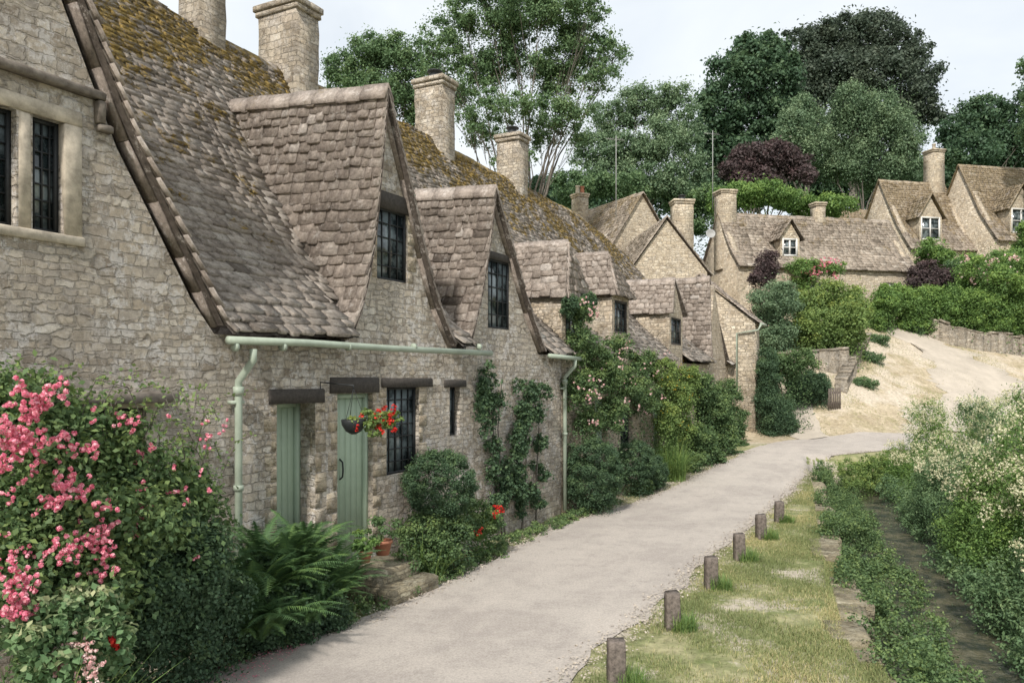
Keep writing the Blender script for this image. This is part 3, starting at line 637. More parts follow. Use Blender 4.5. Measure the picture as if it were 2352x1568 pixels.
n1=noise(nt,tc,.6,8,.75); n2=noise(nt,tc,38.,6,.85); n3=noise(nt,tc,2.5,9,.8); n5=noise(nt,mp,1.3,8,.72)
col=mix(nt,ramp(nt,n1,[(.42,0.),(.56,1.)]),(.385,.345,.31),(.46,.415,.37))
col=mix(nt,mth(nt,'MULTIPLY',ramp(nt,n5,[(.50,0.),(.58,1.)]),.3),col,(.53,.475,.42))
col=mix(nt,mth(nt,'MULTIPLY',ramp(nt,n3,[(.54,0.),(.60,1.)]),.35),col,(.30,.27,.245))
col=mix(nt,.8,col,ramp(nt,n2,[(.3,.6),(.7,1.36)]),'MULTIPLY')
sp2=noise(nt,tc,70.,2,.5); col=mix(nt,mth(nt,'MULTIPLY',ramp(nt,sp2,[(.66,0.),(.70,1.)]),.55),col,(.16,.14,.13))
finish(nt,o,col,.92,n2,.6,.014,.2); M_RD=m
LE=[(-6.5,-1.5),(-5.6,2.5),rw(-13,-.55),rw(-11,-.55),rw(-9.5,-.75),rw(-8,-.98),rw(-6,-.9),rw(-3,-.62),(1.0,16.1),(2.7,18.3),(5.3,22.4),(7.9,26.4),(9.8,28.9),(13,29.9),(20,31.4),(32,33.5)]
RE=[(-5.6,-9),(-2.6,1.),(.45,7.55),(1.4,9.3),(3.1,12.7),(4.9,16.1),(8.0,21.8),(9.6,24.8),(12,26.1),(17,27.6),(24,29),(34,30.5)]
strip('road',LE,RE,M_RD,.022,260,14)
# gritty crumbling edges
n=9000; re_=np.array(RE); le_=np.array(LE); pick=R.random(n)<.5
Y=R.uniform(6.5,26,n); xr_=np.interp(Y,re_[:,1],re_[:,0]); xl_=np.interp(Y,le_[:,1],le_[:,0]); X=np.where(pick,xr_-R.normal(size=n)*.14+.02,xl_+R.normal(size=n)*.14+.03)
M_PATH=plain('worn_path',(.51,.45,.375),.95,.22,1.2,.5,.1)
strip('hill_path',[(18.9,42.3),(19.6,39.5),(19.8,37.0),(18.6,34.8),(16.8,33.0),(14.5,30.6)],[(20.6,43),(22.2,40.5),(24.2,38.2),(25.4,36.2),(26.0,34),(26,32.2)],M_PATH,.04,60,8,1.2)
strip('garden_path',[(10.6,28.6),(10.4,30.5),(11.0,33)],[(11.8,29.4),(11.8,31),(12.4,33)],M_PATH,.04,30,5)
m,nt,o=newmat('stream_water'); tc=nd(nt,'ShaderNodeTexCoord').outputs['Object']
nn_=noise(nt,tc,7.5,6,.7,1.6); n2=noise(nt,tc,2.4,7,.75)
finish(nt,o,mix(nt,ramp(nt,n2,[(.42,0.),(.6,1.)]),(.03,.038,.026),(.16,.145,.09)),.05,nn_,.7,.09,1.); M_WAT=m
def offs(d):
    P=STR; out=[]
    for i in range(len(P)):
        a=P[max(i-1,0)]; c=P[min(i+1,len(P)-1)]; t=(c-a)/np.hypot(*(c-a)); out.append((P[i][0]+t[1]*d,P[i][1]-t[0]*d))
    return out
a=offs(-1.7); c=offs(1.9); nq=len(a)
V=[(x,y,-.5) for x,y in a]+[(x,y,-.5) for x,y in c]
ob=place(bpy.data.objects.new('stream',meshnp('stream',V,[(i,i+1,i+1+nq,i+nq) for i in range(nq-1)],None,M_WAT)),I4); ob['kind']='structure'
mb=MB(); P=np.array(offs(-1.44)); d=np.concatenate([[0],np.cumsum(np.hypot(*np.diff(P,axis=0).T))])
t=1.
while t<d[-1]-.2:
    L=random.uniform(.25,.8); x=np.interp(t+L/2,d,P[:,0]); y=np.interp(t+L/2,d,P[:,1]); x2=np.interp(t+L/2+.1,d,P[:,0]); y2=np.interp(t+L/2+.1,d,P[:,1])
    a=math.atan2(y2-y,x2-x)+random.uniform(-.2,.2); q=MB(); wd=random.uniform(.10,.3); tp=random.choice((-.25,-.18,-.12,-.09,-.07,-.05,.015))
    for k,(z0,z1,in_) in enumerate(((-.95,-.5,.0),(-.5,-.27,.02),(-.269,max(tp,-.22),.0))):
        q.cbox(-L/2+.01,L/2-.01,-wd+in_+random.uniform(-.06,.04),.16+(.15 if tp>0 else 0),z0,z1,.02)
    q.v=[(x+p[0]*math.cos(a)-p[1]*math.sin(a),y+p[0]*math.sin(a)+p[1]*math.cos(a),p[2]) for p in q.v]
    mb.add(q.v,q.f); t+=L
ob=mb.obj('stream_bank_edging',M_EDGE,I4); ob['kind']='structure'
# ---- posts ---------------------------------------------------------------------
posts=[(.98,7.5),(1.87,9.28),(2.76,11.05),(3.64,12.75),(4.52,14.45),(5.40,16.1)]
for i,(x,y) in enumerate(posts):
    mb=MB(); w=.082; hh=.42+random.uniform(-.02,.03)
    k=7; v=[]; ring=[(-1,-.88),(-.88,-1),(.88,-1),(1,-.88),(1,.88),(.88,1),(-.88,1),(-1,.88)]
    for j in range(k+1):
        z=-.1+(hh+.1)*j/k; e=1-.04*j/k
        if j==k: e=.91
        for a,b in ring: v.append(((a*w+random.uniform(-.003,.003))*e,(b*w+random.uniform(-.003,.003))*e,z+(a*.008+random.uniform(-.006,.008) if j==k else 0)))
    f=[tuple(range(k*8,k*8+8))]
    for j in range(k):
        for c in range(8): n_=(c+1)%8; f.append((j*8+c,j*8+n_,j*8+8+n_,j*8+8+c))
    mb.add(v,f)
    M=Matrix.Translation((x,y,h(x,y)))@Matrix.Rotation(math.radians(random.uniform(-5,10)),4,'Z')@Matrix.Rotation(math.radians(random.uniform(-3,3)),4,'X')
    top(mb.obj('wooden_post',M_POST,M),'short weathered square timber post in the grass verge','post','timber posts along the grass verge')
# ---- foliage -------------------------------------------------------------------------
def unit(v): return v/np.maximum(np.linalg.norm(v,axis=-1,keepdims=True),1e-9)
def leafq(P,N,L,W):
    n=len(P); T=unit(np.cross(N,R.normal(size=(n,3)))); Bn=np.cross(N,T)
    L=np.broadcast_to(L,(n,))[:,None]; W=np.broadcast_to(W,(n,))[:,None]
    V=np.stack([P-T*L*.5,P+Bn*W*.5+N*W*.18,P+T*L*.5,P-Bn*W*.5+N*W*.18],1)
    return V.reshape(-1,3),np.arange(n*4).reshape(n,4)
def cloud(blobs,n,size,K=14,sub=.38,flat=.75,shell=.45,up=.45,asp=.6,jit=.35,spread=.5,soft=.0,fill=.0,skirt=0.):
    Bl=np.array(blobs,float); ar=(Bl[:,3]*Bl[:,5]+Bl[:,3]*Bl[:,4])
    cs=[];rs=[]
    for b in Bl:
        d=unit(R.normal(size=(K,3))); rr=1-shell*R.random((K,1))**1.3
        cs.append(b[:3]+d*b[3:6]*rr); rs.append(np.full(K,b[3:6].mean()*sub)*R.uniform(.6,1.4,K))
    cs=np.concatenate(cs); rs=np.concatenate(rs); w=np.repeat(ar,K)*(rs/rs.mean())**1.2; w/=w.sum()
    i=R.choice(len(cs),n,p=w); d=unit(R.normal(size=(n,3))); rad=R.random((n,1))**spread
    if soft: rad=np.where(R.random((n,1))<soft,np.abs(R.normal(size=(n,1)))*.75,rad)
    P=cs[i]+d*rad*rs[i][:,None]*np.array([1,1,flat])
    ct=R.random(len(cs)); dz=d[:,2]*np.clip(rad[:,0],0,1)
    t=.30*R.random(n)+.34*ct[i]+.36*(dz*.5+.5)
    if fill:
        m=R.random(n)<fill; bi=R.choice(len(Bl),n,p=ar/ar.sum()); dd=unit(R.normal(size=(n,3)))*(R.random((n,1))**.45)
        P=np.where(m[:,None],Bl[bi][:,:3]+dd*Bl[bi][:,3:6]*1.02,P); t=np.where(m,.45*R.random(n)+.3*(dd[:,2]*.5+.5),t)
    if skirt:
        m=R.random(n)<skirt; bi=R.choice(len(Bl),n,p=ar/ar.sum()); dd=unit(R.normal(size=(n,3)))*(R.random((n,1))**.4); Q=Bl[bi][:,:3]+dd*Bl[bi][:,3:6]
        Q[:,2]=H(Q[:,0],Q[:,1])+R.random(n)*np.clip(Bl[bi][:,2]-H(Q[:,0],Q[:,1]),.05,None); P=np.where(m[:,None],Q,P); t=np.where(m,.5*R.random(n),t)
    N=unit(d*.6+np.array([0,0,up])+R.normal(size=(n,3))*.55)
    s=size*R.uniform(1-jit,1+jit,n)
    V,Fq=leafq(P,N,s,s*asp); return V,Fq,np.clip(t,0,1),cs,rs
def join(parts):
    Vs=[];Fs=[];Ts=[];o=0
    for V,Fq,t in parts: Vs.append(V);Fs.append(Fq+o);Ts.append(t);o+=len(V)
    return np.concatenate(Vs),np.concatenate(Fs),np.concatenate(Ts)
def fobj(name,V,Fq,t,mat,base,parent=None):
    V=V-np.array(base)[None]; M=Matrix.Translation(base)
    return place(bpy.data.objects.new(name,meshnp(name,V,Fq,t,mat)),M,parent)
# loose grit along the lane edges
V,Fq=leafq(np.stack([X,Y,H(X,Y)+.028],1)[:],unit(np.array([[0,0,1.]])+R.normal(size=(len(X),3))*.3),R.uniform(.015,.05,len(X)),R.uniform(.012,.035,len(X)))
ob=fobj('gravel',V,Fq,R.random(len(X)),M_PATH,(2,14,0)); ob['kind']='stuff'
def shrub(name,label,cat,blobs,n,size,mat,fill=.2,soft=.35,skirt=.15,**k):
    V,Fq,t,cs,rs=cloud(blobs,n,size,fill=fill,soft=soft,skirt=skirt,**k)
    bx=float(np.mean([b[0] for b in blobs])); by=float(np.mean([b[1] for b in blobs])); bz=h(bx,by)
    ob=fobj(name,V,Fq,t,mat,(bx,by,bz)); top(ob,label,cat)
    return ob,cs,rs
def pb(px,py,Y,rx,ry=None,rz=None):
    x,y,z=PT(px,py,Y); return (x,y,z,rx,ry or rx,rz or rx)
def flowers(parent,pts,nf,r,size,mat,npet=10,name='flowers'):
    P=[];
    for p in pts:
        c=np.array(p)+R.normal(size=(nf,3))*r
        P.append(np.repeat(c,npet,0))
    P=np.concatenate(P); d=unit(R.normal(size=(len(P),3))); P=P+d*size*.45
    V,Fq=leafq(P,unit(d+R.normal(size=d.shape)*.3),size*R.uniform(.7,1.2,len(P)),size*.9)
    return fobj(name,V,Fq,R.random(len(P)),mat,tuple(np.mean(P,0)),parent)
def tree(label,bx,by,blobs,n,size,mat,K=14,sub=.38,tr=.35,fork=None,fill=.12,soft=.5,limbk=1.,**k):
    bz=h(bx,by); e=thing('tree',label,'tree',Matrix.Translation((bx,by,bz)))
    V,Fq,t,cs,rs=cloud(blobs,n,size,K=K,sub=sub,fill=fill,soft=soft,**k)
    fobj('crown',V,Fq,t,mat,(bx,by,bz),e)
    Bl=np.array(blobs); zl=float(Bl[:,2].min()); zf=fork if fork else bz+(zl-bz)*.55
    mb=MB(); fk=Vector((bx+random.uniform(-.3,.3),by,zf))
    mb.tube([(bx,by,bz-.3),(bx+.1,by,bz+(zf-bz)*.5),fk],[tr*1.3,tr,tr*.85],9)
    for i,b in enumerate(blobs):
        c=Vector(b[:3]); md=fk.lerp(c,.5)+Vector((random.uniform(-.8,.8),random.uniform(-.4,.4),-(c-fk).length*.05))
        r0=tr*random.uniform(.16,.34)*limbk; mb.tube([fk,fk.lerp(md,.5)+Vector((random.uniform(-.3,.3),0,-.1)),md,md.lerp(c,.5)+Vector((random.uniform(-.3,.3),0,random.uniform(-.2,.3))),c],[r0,r0*.7,r0*.45,r0*.25,r0*.1],6,cap=False)
        for j in range(0,K,2):
            q=Vector(cs[i*K+j]); st=md.lerp(c,random.uniform(.2,1)); mb.tube([st,st.lerp(q,.5)+Vector((random.uniform(-.2,.2),0,.15)),q],[r0*.2,r0*.12,r0*.05],4,cap=False)
    mb.obj('trunk',M_BARK,I4,e); return e
def tb(lst,Y,dy=.8,jy=1.5):
    out=[]
    for px,py,rx,ry in lst:
        yy=Y+random.uniform(-jy,jy); x,y,z=PT(px,py,yy); a=rx/F*Y; c=ry/F*Y; out.append((x,y,z,a,max(a,c)*dy,c))
    return out
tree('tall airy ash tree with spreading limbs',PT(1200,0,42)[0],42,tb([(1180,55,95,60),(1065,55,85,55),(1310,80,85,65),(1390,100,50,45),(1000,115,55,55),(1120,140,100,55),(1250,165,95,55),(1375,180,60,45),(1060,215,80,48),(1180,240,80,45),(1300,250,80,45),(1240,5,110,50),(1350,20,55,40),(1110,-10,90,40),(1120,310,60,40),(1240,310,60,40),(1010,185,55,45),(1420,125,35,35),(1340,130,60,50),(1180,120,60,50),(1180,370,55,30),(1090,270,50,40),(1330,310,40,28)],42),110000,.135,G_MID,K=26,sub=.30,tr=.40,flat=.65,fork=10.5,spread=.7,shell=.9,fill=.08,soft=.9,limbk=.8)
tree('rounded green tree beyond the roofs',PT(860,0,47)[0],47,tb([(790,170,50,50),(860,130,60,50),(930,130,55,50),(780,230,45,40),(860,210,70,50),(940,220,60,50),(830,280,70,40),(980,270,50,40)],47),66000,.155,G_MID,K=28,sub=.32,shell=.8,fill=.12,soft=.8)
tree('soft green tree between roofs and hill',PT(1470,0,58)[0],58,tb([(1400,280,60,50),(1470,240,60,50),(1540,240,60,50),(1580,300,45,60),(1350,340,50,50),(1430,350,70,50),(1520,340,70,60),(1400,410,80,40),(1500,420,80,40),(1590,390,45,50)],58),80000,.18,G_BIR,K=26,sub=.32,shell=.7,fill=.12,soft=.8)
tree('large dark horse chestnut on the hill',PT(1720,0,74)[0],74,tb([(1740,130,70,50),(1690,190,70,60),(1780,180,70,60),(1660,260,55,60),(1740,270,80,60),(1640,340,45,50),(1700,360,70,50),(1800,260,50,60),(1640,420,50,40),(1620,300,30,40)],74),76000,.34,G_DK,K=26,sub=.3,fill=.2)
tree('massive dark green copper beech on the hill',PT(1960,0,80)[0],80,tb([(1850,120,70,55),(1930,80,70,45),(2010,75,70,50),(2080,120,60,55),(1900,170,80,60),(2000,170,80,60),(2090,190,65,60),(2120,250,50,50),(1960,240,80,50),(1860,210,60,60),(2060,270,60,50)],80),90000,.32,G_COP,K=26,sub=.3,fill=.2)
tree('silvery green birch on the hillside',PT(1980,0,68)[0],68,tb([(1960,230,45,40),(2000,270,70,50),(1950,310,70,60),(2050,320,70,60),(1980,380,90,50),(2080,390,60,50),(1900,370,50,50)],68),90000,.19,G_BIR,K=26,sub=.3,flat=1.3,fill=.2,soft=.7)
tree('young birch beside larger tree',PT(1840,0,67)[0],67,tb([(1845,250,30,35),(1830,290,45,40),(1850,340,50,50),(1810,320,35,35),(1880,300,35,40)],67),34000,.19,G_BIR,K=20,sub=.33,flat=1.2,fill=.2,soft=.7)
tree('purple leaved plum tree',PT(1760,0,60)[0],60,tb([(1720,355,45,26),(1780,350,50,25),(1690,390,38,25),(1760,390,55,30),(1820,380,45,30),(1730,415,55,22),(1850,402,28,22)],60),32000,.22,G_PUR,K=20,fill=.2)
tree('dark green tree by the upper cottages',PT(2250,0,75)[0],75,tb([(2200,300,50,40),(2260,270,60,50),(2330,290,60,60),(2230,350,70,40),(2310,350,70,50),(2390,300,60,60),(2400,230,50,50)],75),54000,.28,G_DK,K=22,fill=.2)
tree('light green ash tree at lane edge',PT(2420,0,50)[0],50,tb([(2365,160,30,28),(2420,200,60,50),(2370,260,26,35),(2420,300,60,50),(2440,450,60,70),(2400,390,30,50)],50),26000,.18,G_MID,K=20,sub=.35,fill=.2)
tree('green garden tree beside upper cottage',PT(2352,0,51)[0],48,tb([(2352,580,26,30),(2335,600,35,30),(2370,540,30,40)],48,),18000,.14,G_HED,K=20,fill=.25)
def belt(name,label,cat,lst,Y,n,size,mat,jy=1.2,**k):
    return shrub(name,label,cat,tb(lst,Y,1.,jy),n,size,mat,**k)
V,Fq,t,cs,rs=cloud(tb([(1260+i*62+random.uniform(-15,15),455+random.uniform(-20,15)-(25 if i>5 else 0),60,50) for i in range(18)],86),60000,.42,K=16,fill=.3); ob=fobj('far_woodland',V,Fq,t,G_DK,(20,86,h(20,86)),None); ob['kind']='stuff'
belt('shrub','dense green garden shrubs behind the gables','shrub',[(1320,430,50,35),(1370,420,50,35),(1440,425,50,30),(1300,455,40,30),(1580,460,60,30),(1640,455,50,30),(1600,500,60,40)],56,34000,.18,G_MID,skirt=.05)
belt('shrub','dark conifer-like shrub behind ridge','shrub',[(1232,430,22,26),(1240,460,30,25)],50,7000,.16,G_DK,skirt=.05)
belt('hedge','bright green hedge behind the low cottage','hedge',[(1700,450,55,30),(1760,440,50,25),(1820,460,50,25),(1900,470,50,22),(1930,475,40,22),(1870,480,50,22),(1660,470,40,30)],54,30000,.16,G_HED,skirt=.05)
belt('shrub','grey green rounded shrub beside the garden','shrub',[(1775,700,45,50),(1760,760,45,40),(1800,690,35,40),(1790,770,40,30)],36,30000,.1,G_BIR)
belt('shrub','broad flowering shrub on the garden bank','shrub',[(1860,700,50,40),(1920,690,55,40),(1950,730,45,40),(1870,750,55,40),(1930,770,50,30),(1960,700,35,30)],37,48000,.11,G_YEL,fill=.3)
belt('shrub','dark bronze shrub against the cottage','shrub',[(1757,610,28,38),(1750,640,30,25)],40,8000,.11,G_PUR)
belt('shrub','dark leaved shrub near the upper hedge','shrub',[(2130,625,40,28),(2170,640,40,25),(2120,650,40,22)],44,12000,.12,G_PUR)
ob,cs,rs=belt('climbing_rose','pink climbing rose on low cottage wall','climbing rose',[(1840,615,40,18),(1880,620,40,16),(1910,615,30,16),(1850,645,30,22)],41.6,9000,.11,G_HED,jy=.1); flowers(ob,[PT(random.uniform(1850,1930),random.uniform(598,635),41) for _ in range(16)],5,.12,.09,P_PINK,6)
ob,cs,rs=belt('rose_bush','tall pink flowering bush on the hillside','rose bush',[(2250,620,50,35),(2310,610,50,35),(2290,650,60,30)],42.5,20000,.11,G_HED); flowers(ob,[PT(random.uniform(2215,2340),random.uniform(590,655),41.6) for _ in range(34)],4,.13,.09,P_PALE,6)
belt('shrub','climbing greenery on upper cottage corner','shrub',[(2140,570,35,26),(2160,595,40,25),(2190,605,40,22),(2130,605,30,20)],49,12000,.13,G_HED)
belt('shrub','bushy garden planting below the upper cottages','shrub',[(2230,615,50,30),(2340,625,50,35),(2060,660,50,30),(2200,660,50,30),(2300,690,60,30)],45,26000,.13,G_MID)
belt('hedge','long clipped green hedge above the stone wall','hedge',[(2060+i*34,702+random.uniform(-8,8),36,44) for i in range(12)]+[(2090+i*40,748+random.uniform(-6,6),30,20) for i in range(8)],41.6,110000,.10,G_HED,jy=.3,K=26,sub=.32,fill=.4,skirt=.05)
belt('hedge','arched green bush at garden entrance','hedge',[(2025,700,28,45),(2010,735,25,30),(2035,680,25,25)],41,18000,.1,G_HED,jy=.2,fill=.3)
belt('shrub','low plants at foot of retaining wall','shrub',[(1780,840,50,35),(1830,830,40,30),(1760,880,40,40)],31.5,22000,.08,G_ROSE)
for px_,Y_ in ((2005,39.2),(1990,36.8),(1972,34.2),(2085,41.5)):
    x,y=(px_-CX)/F*Y_,Y_; z=h(x,y); shrub('shrub','small weedy clump beside the sloping garden wall','shrub',[(x+.1,y,z+.1,.4,.4,.22),(x+.4,y-.3,z+.06,.3,.3,.16)],3500,.065,G_MID,K=12,skirt=.2,soft=.8)
belt('hedge','clipped dark box hedge by small gate','hedge',[(1830,885,26,32),(1858,885,26,34),(1885,888,24,32)],32,30000,.06,G_BOX,jy=.1,K=30,sub=.3,fill=.5)
belt('shrub','dark green garden shrubs beside the end cottage','shrub',[(1762,915,30,45),(1790,950,34,42),(1775,975,30,30),(1762,865,24,40),(1810,975,20,28),(1765,830,22,35)],30,42000,.065,G_BOX,jy=.3,fill=.4)
def stonewall(label,pts,hh,th=.45):
    for_=MB(); 
    for (x0,y0,z0),(x1,y1,z1) in zip(pts[:-1],pts[1:]):
        L=math.hypot(x1-x0,y1-y0); nx_,ny_=-(y1-y0)/L*th,(x1-x0)/L*th
        k=max(1,int(L/.4)); 
        for i in range(k):
            a=i/k; b=(i+1)/k; P_=lambda t,o_,z:(x0+(x1-x0)*t+nx_*o_,y0+(y1-y0)*t+ny_*o_,z0+(z1-z0)*t+z)
            ha=hh+random.uniform(-.08,.08); f0=random.uniform(-.08,.06)
            for_.add([P_(a,f0,-.8),P_(b,f0,-.8),P_(b,1,-.8),P_(a,1,-.8),P_(a,f0,ha),P_(b,f0,ha),P_(b,1,ha),P_(a,1,ha)],[(4,5,6,7),(0,1,5,4),(1,2,6,5),(2,3,7,6),(3,0,4,7)])
            c0=random.uniform(.04,.14)
            for_.add([P_(a+.01/L,-.1,ha+.005),P_(b-.01/L,-.1,ha+.005),P_(b-.01/L,1.08,ha+.005),P_(a+.01/L,1.08,ha+.005),P_(a+.01/L,-.06,ha+c0),P_(b-.01/L,-.06,ha+c0),P_(b-.01/L,1.05,ha+c0),P_(a+.01/L,1.05,ha+c0)],[(3,2,1,0),(4,5,6,7),(0,1,5,4),(1,2,6,5),(2,3,7,6),(3,0,4,7)])
    ob=for_.obj('stone_wall',M_DRY,I4); top(ob,label,'stone wall')
def gp(px,Y,dz=0.): x=(px-CX)/F*Y; return (x,Y,h(x,Y)+dz)
stonewall('curving dry stone retaining wall below hedge',[gp(2075,43.5),gp(2110,41.5),gp(2180,40.6),gp(2260,40.6),gp(2360,41),gp(2460,42)],.95)
stonewall('sloping stone garden wall with flat coping',[PT(1945,868,33.0)[:2]+(PT(1945,868,33)[2]-.75,),PT(1975,815,36)[:2]+(PT(1975,815,36)[2]-.75,),PT(2003,765,40)[:2]+(PT(2003,765,40)[2]-.75,)],.7)
stonewall('low stone retaining wall in the garden',[PT(1790,800,34.5)[:2]+(PT(1790,812,34.5)[2]-.9,),PT(1950,800,34.8)[:2]+(PT(1950,805,34.8)[2]-.9,)],.9)
mb=MB(); x,y,z=gp(1918,31.5)
for i in range(6): mb.cbox(-.3+i*.1,-.3+i*.1+.075,0,.03,.05,.85+.03*(i%2),.01)
mb.box(-.3,.3,.028,.06,.2,.28); mb.box(-.3,.3,.028,.06,.65,.73); top(mb.obj('garden_gate',M_POST,frame(x,y,z,15)),'small weathered picket gate beside the box hedge','gate')
# ---- plants by the row ----------------------------------------------------------------
RB=[(20,960,5.9,.40),(70,1010,6.1,.46),(180,1030,6.35,.40),(140,950,6.4,.22),(300,1070,6.9,.40),(400,1100,7.4,.36),(450,1150,7.7,.32),(95,1160,5.9,.5),(250,1180,6.3,.46),(380,1230,7.0,.42),(465,1240,7.7,.30),(40,1330,5.7,.5),(180,1330,6.0,.5)]
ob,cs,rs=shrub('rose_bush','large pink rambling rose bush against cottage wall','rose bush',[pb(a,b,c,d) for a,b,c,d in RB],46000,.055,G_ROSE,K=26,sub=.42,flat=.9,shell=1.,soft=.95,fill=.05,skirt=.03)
fl=[(40,890),(105,915),(60,990),(75,1010),(145,1000),(10,1060),(55,1035),(150,1110),(195,1135),(232,1165),(250,1210),(218,1240),(225,1265),(285,960),(300,975),(130,1150),(160,1265),(235,1315),(200,1230),(350,1165),(325,1155),(45,1385),(30,1350),(330,1050),(210,1030),(410,1125),(300,1185),(70,960),(330,1190),(15,1030),(10,980),(55,1345),(20,1310),(130,1255),(15,1400),(60,1400),(90,930),(130,905),(45,1000),(30,1010),(140,1120)]
pts=[PT(px+random.uniform(-6,6),py+random.uniform(-6,6),(5.1 if px<280 else 5.6)+px/500*1.45) for px,py in fl]
big=[p for p,(a,b) in zip(pts,fl) if a<260]; sm=[p for p,(a,b) in zip(pts,fl) if a>=260]
flowers(ob,big,14,.045,.028,P_PINK,13); flowers(ob,sm,6,.034,.026,P_PINK,12,'smaller_flowers')
flowers(ob,[(lambda px:PT(px,random.uniform(930,1300),5.3+px/500*1.7))(520*random.random()**1.4) for _ in range(70)],3,.02,.022,P_PINK,10,'scattered_flowers')
Vs=[]
mb=MB()
for i in range(60):
    px=random.uniform(10,520); x,y,z=PT(px,random.uniform(910,1080)+(px/500)*40,5.7+px/500*1.7); a=random.uniform(0,6.28); L=random.uniform(.2,.55)
    p=[(x,y,z),(x+.3*L*math.cos(a),y+.3*L*math.sin(a),z+L*.6),(x+L*math.cos(a),y+L*math.sin(a),z+L*.75)]
    mb.tube(p,[.005,.004,.002],4,cap=False)
    for k in range(18): t=k/18; q=Vector(p[0]).lerp(Vector(p[1]),min(1,t*2)) if t<.5 else Vector(p[1]).lerp(Vector(p[2]),t*2-1); Vs.append(q+Vector((random.uniform(-.03,.03),random.uniform(-.03,.03),random.uniform(-.02,.03))))
mb.obj('shoots',M_BARK,I4,ob)
V,Fq=leafq(np.array(Vs),unit(R.normal(size=(len(Vs),3))+np.array([0,0,.8])),.045,.028); fobj('shoot_leaves',V,Fq,R.uniform(.5,1,len(Vs)),G_ROSE,(-3,6,1.5),ob)
shrub('shrub','variegated ivy-like shrub with cream edged leaves','shrub',[pb(200,1420,5.7,.28),pb(150,1480,5.5,.28),pb(100,1440,5.4,.26),pb(240,1490,5.9,.22)],7000,.055,G_VAR,K=22,sub=.34,asp=.75)
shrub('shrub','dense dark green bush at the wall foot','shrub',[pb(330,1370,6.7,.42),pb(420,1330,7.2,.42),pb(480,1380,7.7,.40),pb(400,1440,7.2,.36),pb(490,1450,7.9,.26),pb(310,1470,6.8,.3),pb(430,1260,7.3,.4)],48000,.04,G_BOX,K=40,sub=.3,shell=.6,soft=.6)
ob,cs,rs=shrub('flower_clump','low clump with pink and white blossoms','flowers',[pb(170,1545,5.8,.22),pb(240,1560,6.1,.18),pb(90,1570,5.7,.25)],6000,.04,G_ROSE,K=16); flowers(ob,[PT(random.uniform(120,240),random.uniform(1470,1568),5.4) for _ in range(26)],4,.02,.022,P_PALE,8); flowers(ob,[PT(258,1470,5.7),PT(262,1478,5.7)],6,.012,.03,P_RED,8,'red_flowers')
def blades(P,Lh,wd,lean,seed=0,arc=.6,seg=4):
    n=len(P); th=R.uniform(0,2*math.pi,n); dirv=np.stack([np.cos(th),np.sin(th),np.zeros(n)],1); side=np.stack([-np.sin(th),np.cos(th),np.zeros(n)],1)
    L=np.broadcast_to(Lh,(n,))*R.uniform(.6,1.2,n); le=R.uniform(.1,1,n)*lean
    rows=[]
    for k in range(seg+1):
        t=k/seg; ou=(le*t**1.6)[:,None]*L[:,None]*dirv; z=(L*(t-arc*le*t*t))[:,None]*np.array([0,0,1.]); w=(wd*(1-t**1.5)*.5+.0008)
        c=P+ou+z; rows+= [c-side*w,c+side*w]
    V=np.stack(rows,1).reshape(-1,3); b=(np.arange(n)*2*(seg+1))[:,None]
    Fs=np.concatenate([b+np.array([[2*k,2*k+1,2*k+3,2*k+2]]) for k in range(seg)],0)
    return V,Fs,np.tile(np.clip(R.normal(.5,.25,n),0,1),seg)
def tuft(name,label,cat,x,y,n,r,L,wd,lean,mat):
    P=np.stack([x+R.uniform(-1,1,n)*r*.6,y+R.uniform(-1,1,n)*r*.6,np.zeros(n)],1); P[:,2]=H(P[:,0],P[:,1])-.02
    V,Fs,t=blades(P,L,wd,lean); return top(fobj(name,V,Fs,t,mat,(x,y,h(x,y))),label,cat)
tuft('strap_leaf_plant','arching strap-leaved plant in the border','plant',-3.05,5.3,140,.3,1.15,.03,.9,G_TUF)
tuft('strap_leaf_plant','arching daylily leaves beneath the box ball','plant',*PT(985,1290,11.6)[:2],150,.35,.75,.03,.9,G_TUF)
tuft('grass_clump','tall green grass clump by cottage wall','grass',*PT(1540,1100,21.5)[:2],700,.55,1.2,.02,1.,G_TUF)
def fern(x,y,z,nf,L,label):
    parts=[]
    for i in range(nf):
        th=random.uniform(0,2*math.pi); l=L*random.uniform(.6,1.1); le=random.uniform(.35,1.0); d=np.array([math.cos(th),math.sin(th),0]); sd=np.array([-math.sin(th),math.cos(th),0])
        K=44; ts=np.linspace(.12,1,K); bend=random.uniform(-.12,.12)
        c=np.array([x,y,z])+d*(le*ts**1.5*l)[:,None]+sd*(bend*ts**2*l)[:,None]+np.array([0,0,1])*(l*(ts-.66*le*ts**2.5))[:,None]
        tan=unit(np.gradient(c,axis=0)); w=.125*l*np.sin(np.pi*np.clip(ts*.93+.05,0,1))**.8
        for sg in (-1,1):
            ww=w*R.uniform(.8,1.1,K); tip=c+sd*sg*ww[:,None]+tan*(ww*.4)[:,None]-np.array([0,0,1])*(ww*R.uniform(.1,.45,K))[:,None]
            hw=(l*.0105)
            V=np.stack([c-tan*hw,tip,c+tan*hw*.9,c+np.array([0,0,.004])],1).reshape(-1,3)
            parts.append((V,np.arange(K*4).reshape(K,4),np.clip(R.normal(.45,.2)+R.normal(size=K)*.12,0,1)))
    V,Fq,t=join(parts); return top(fobj('fern',V,Fq,t,G_FER,(x,y,z)),label,'fern','ferns by the cottage doorway')
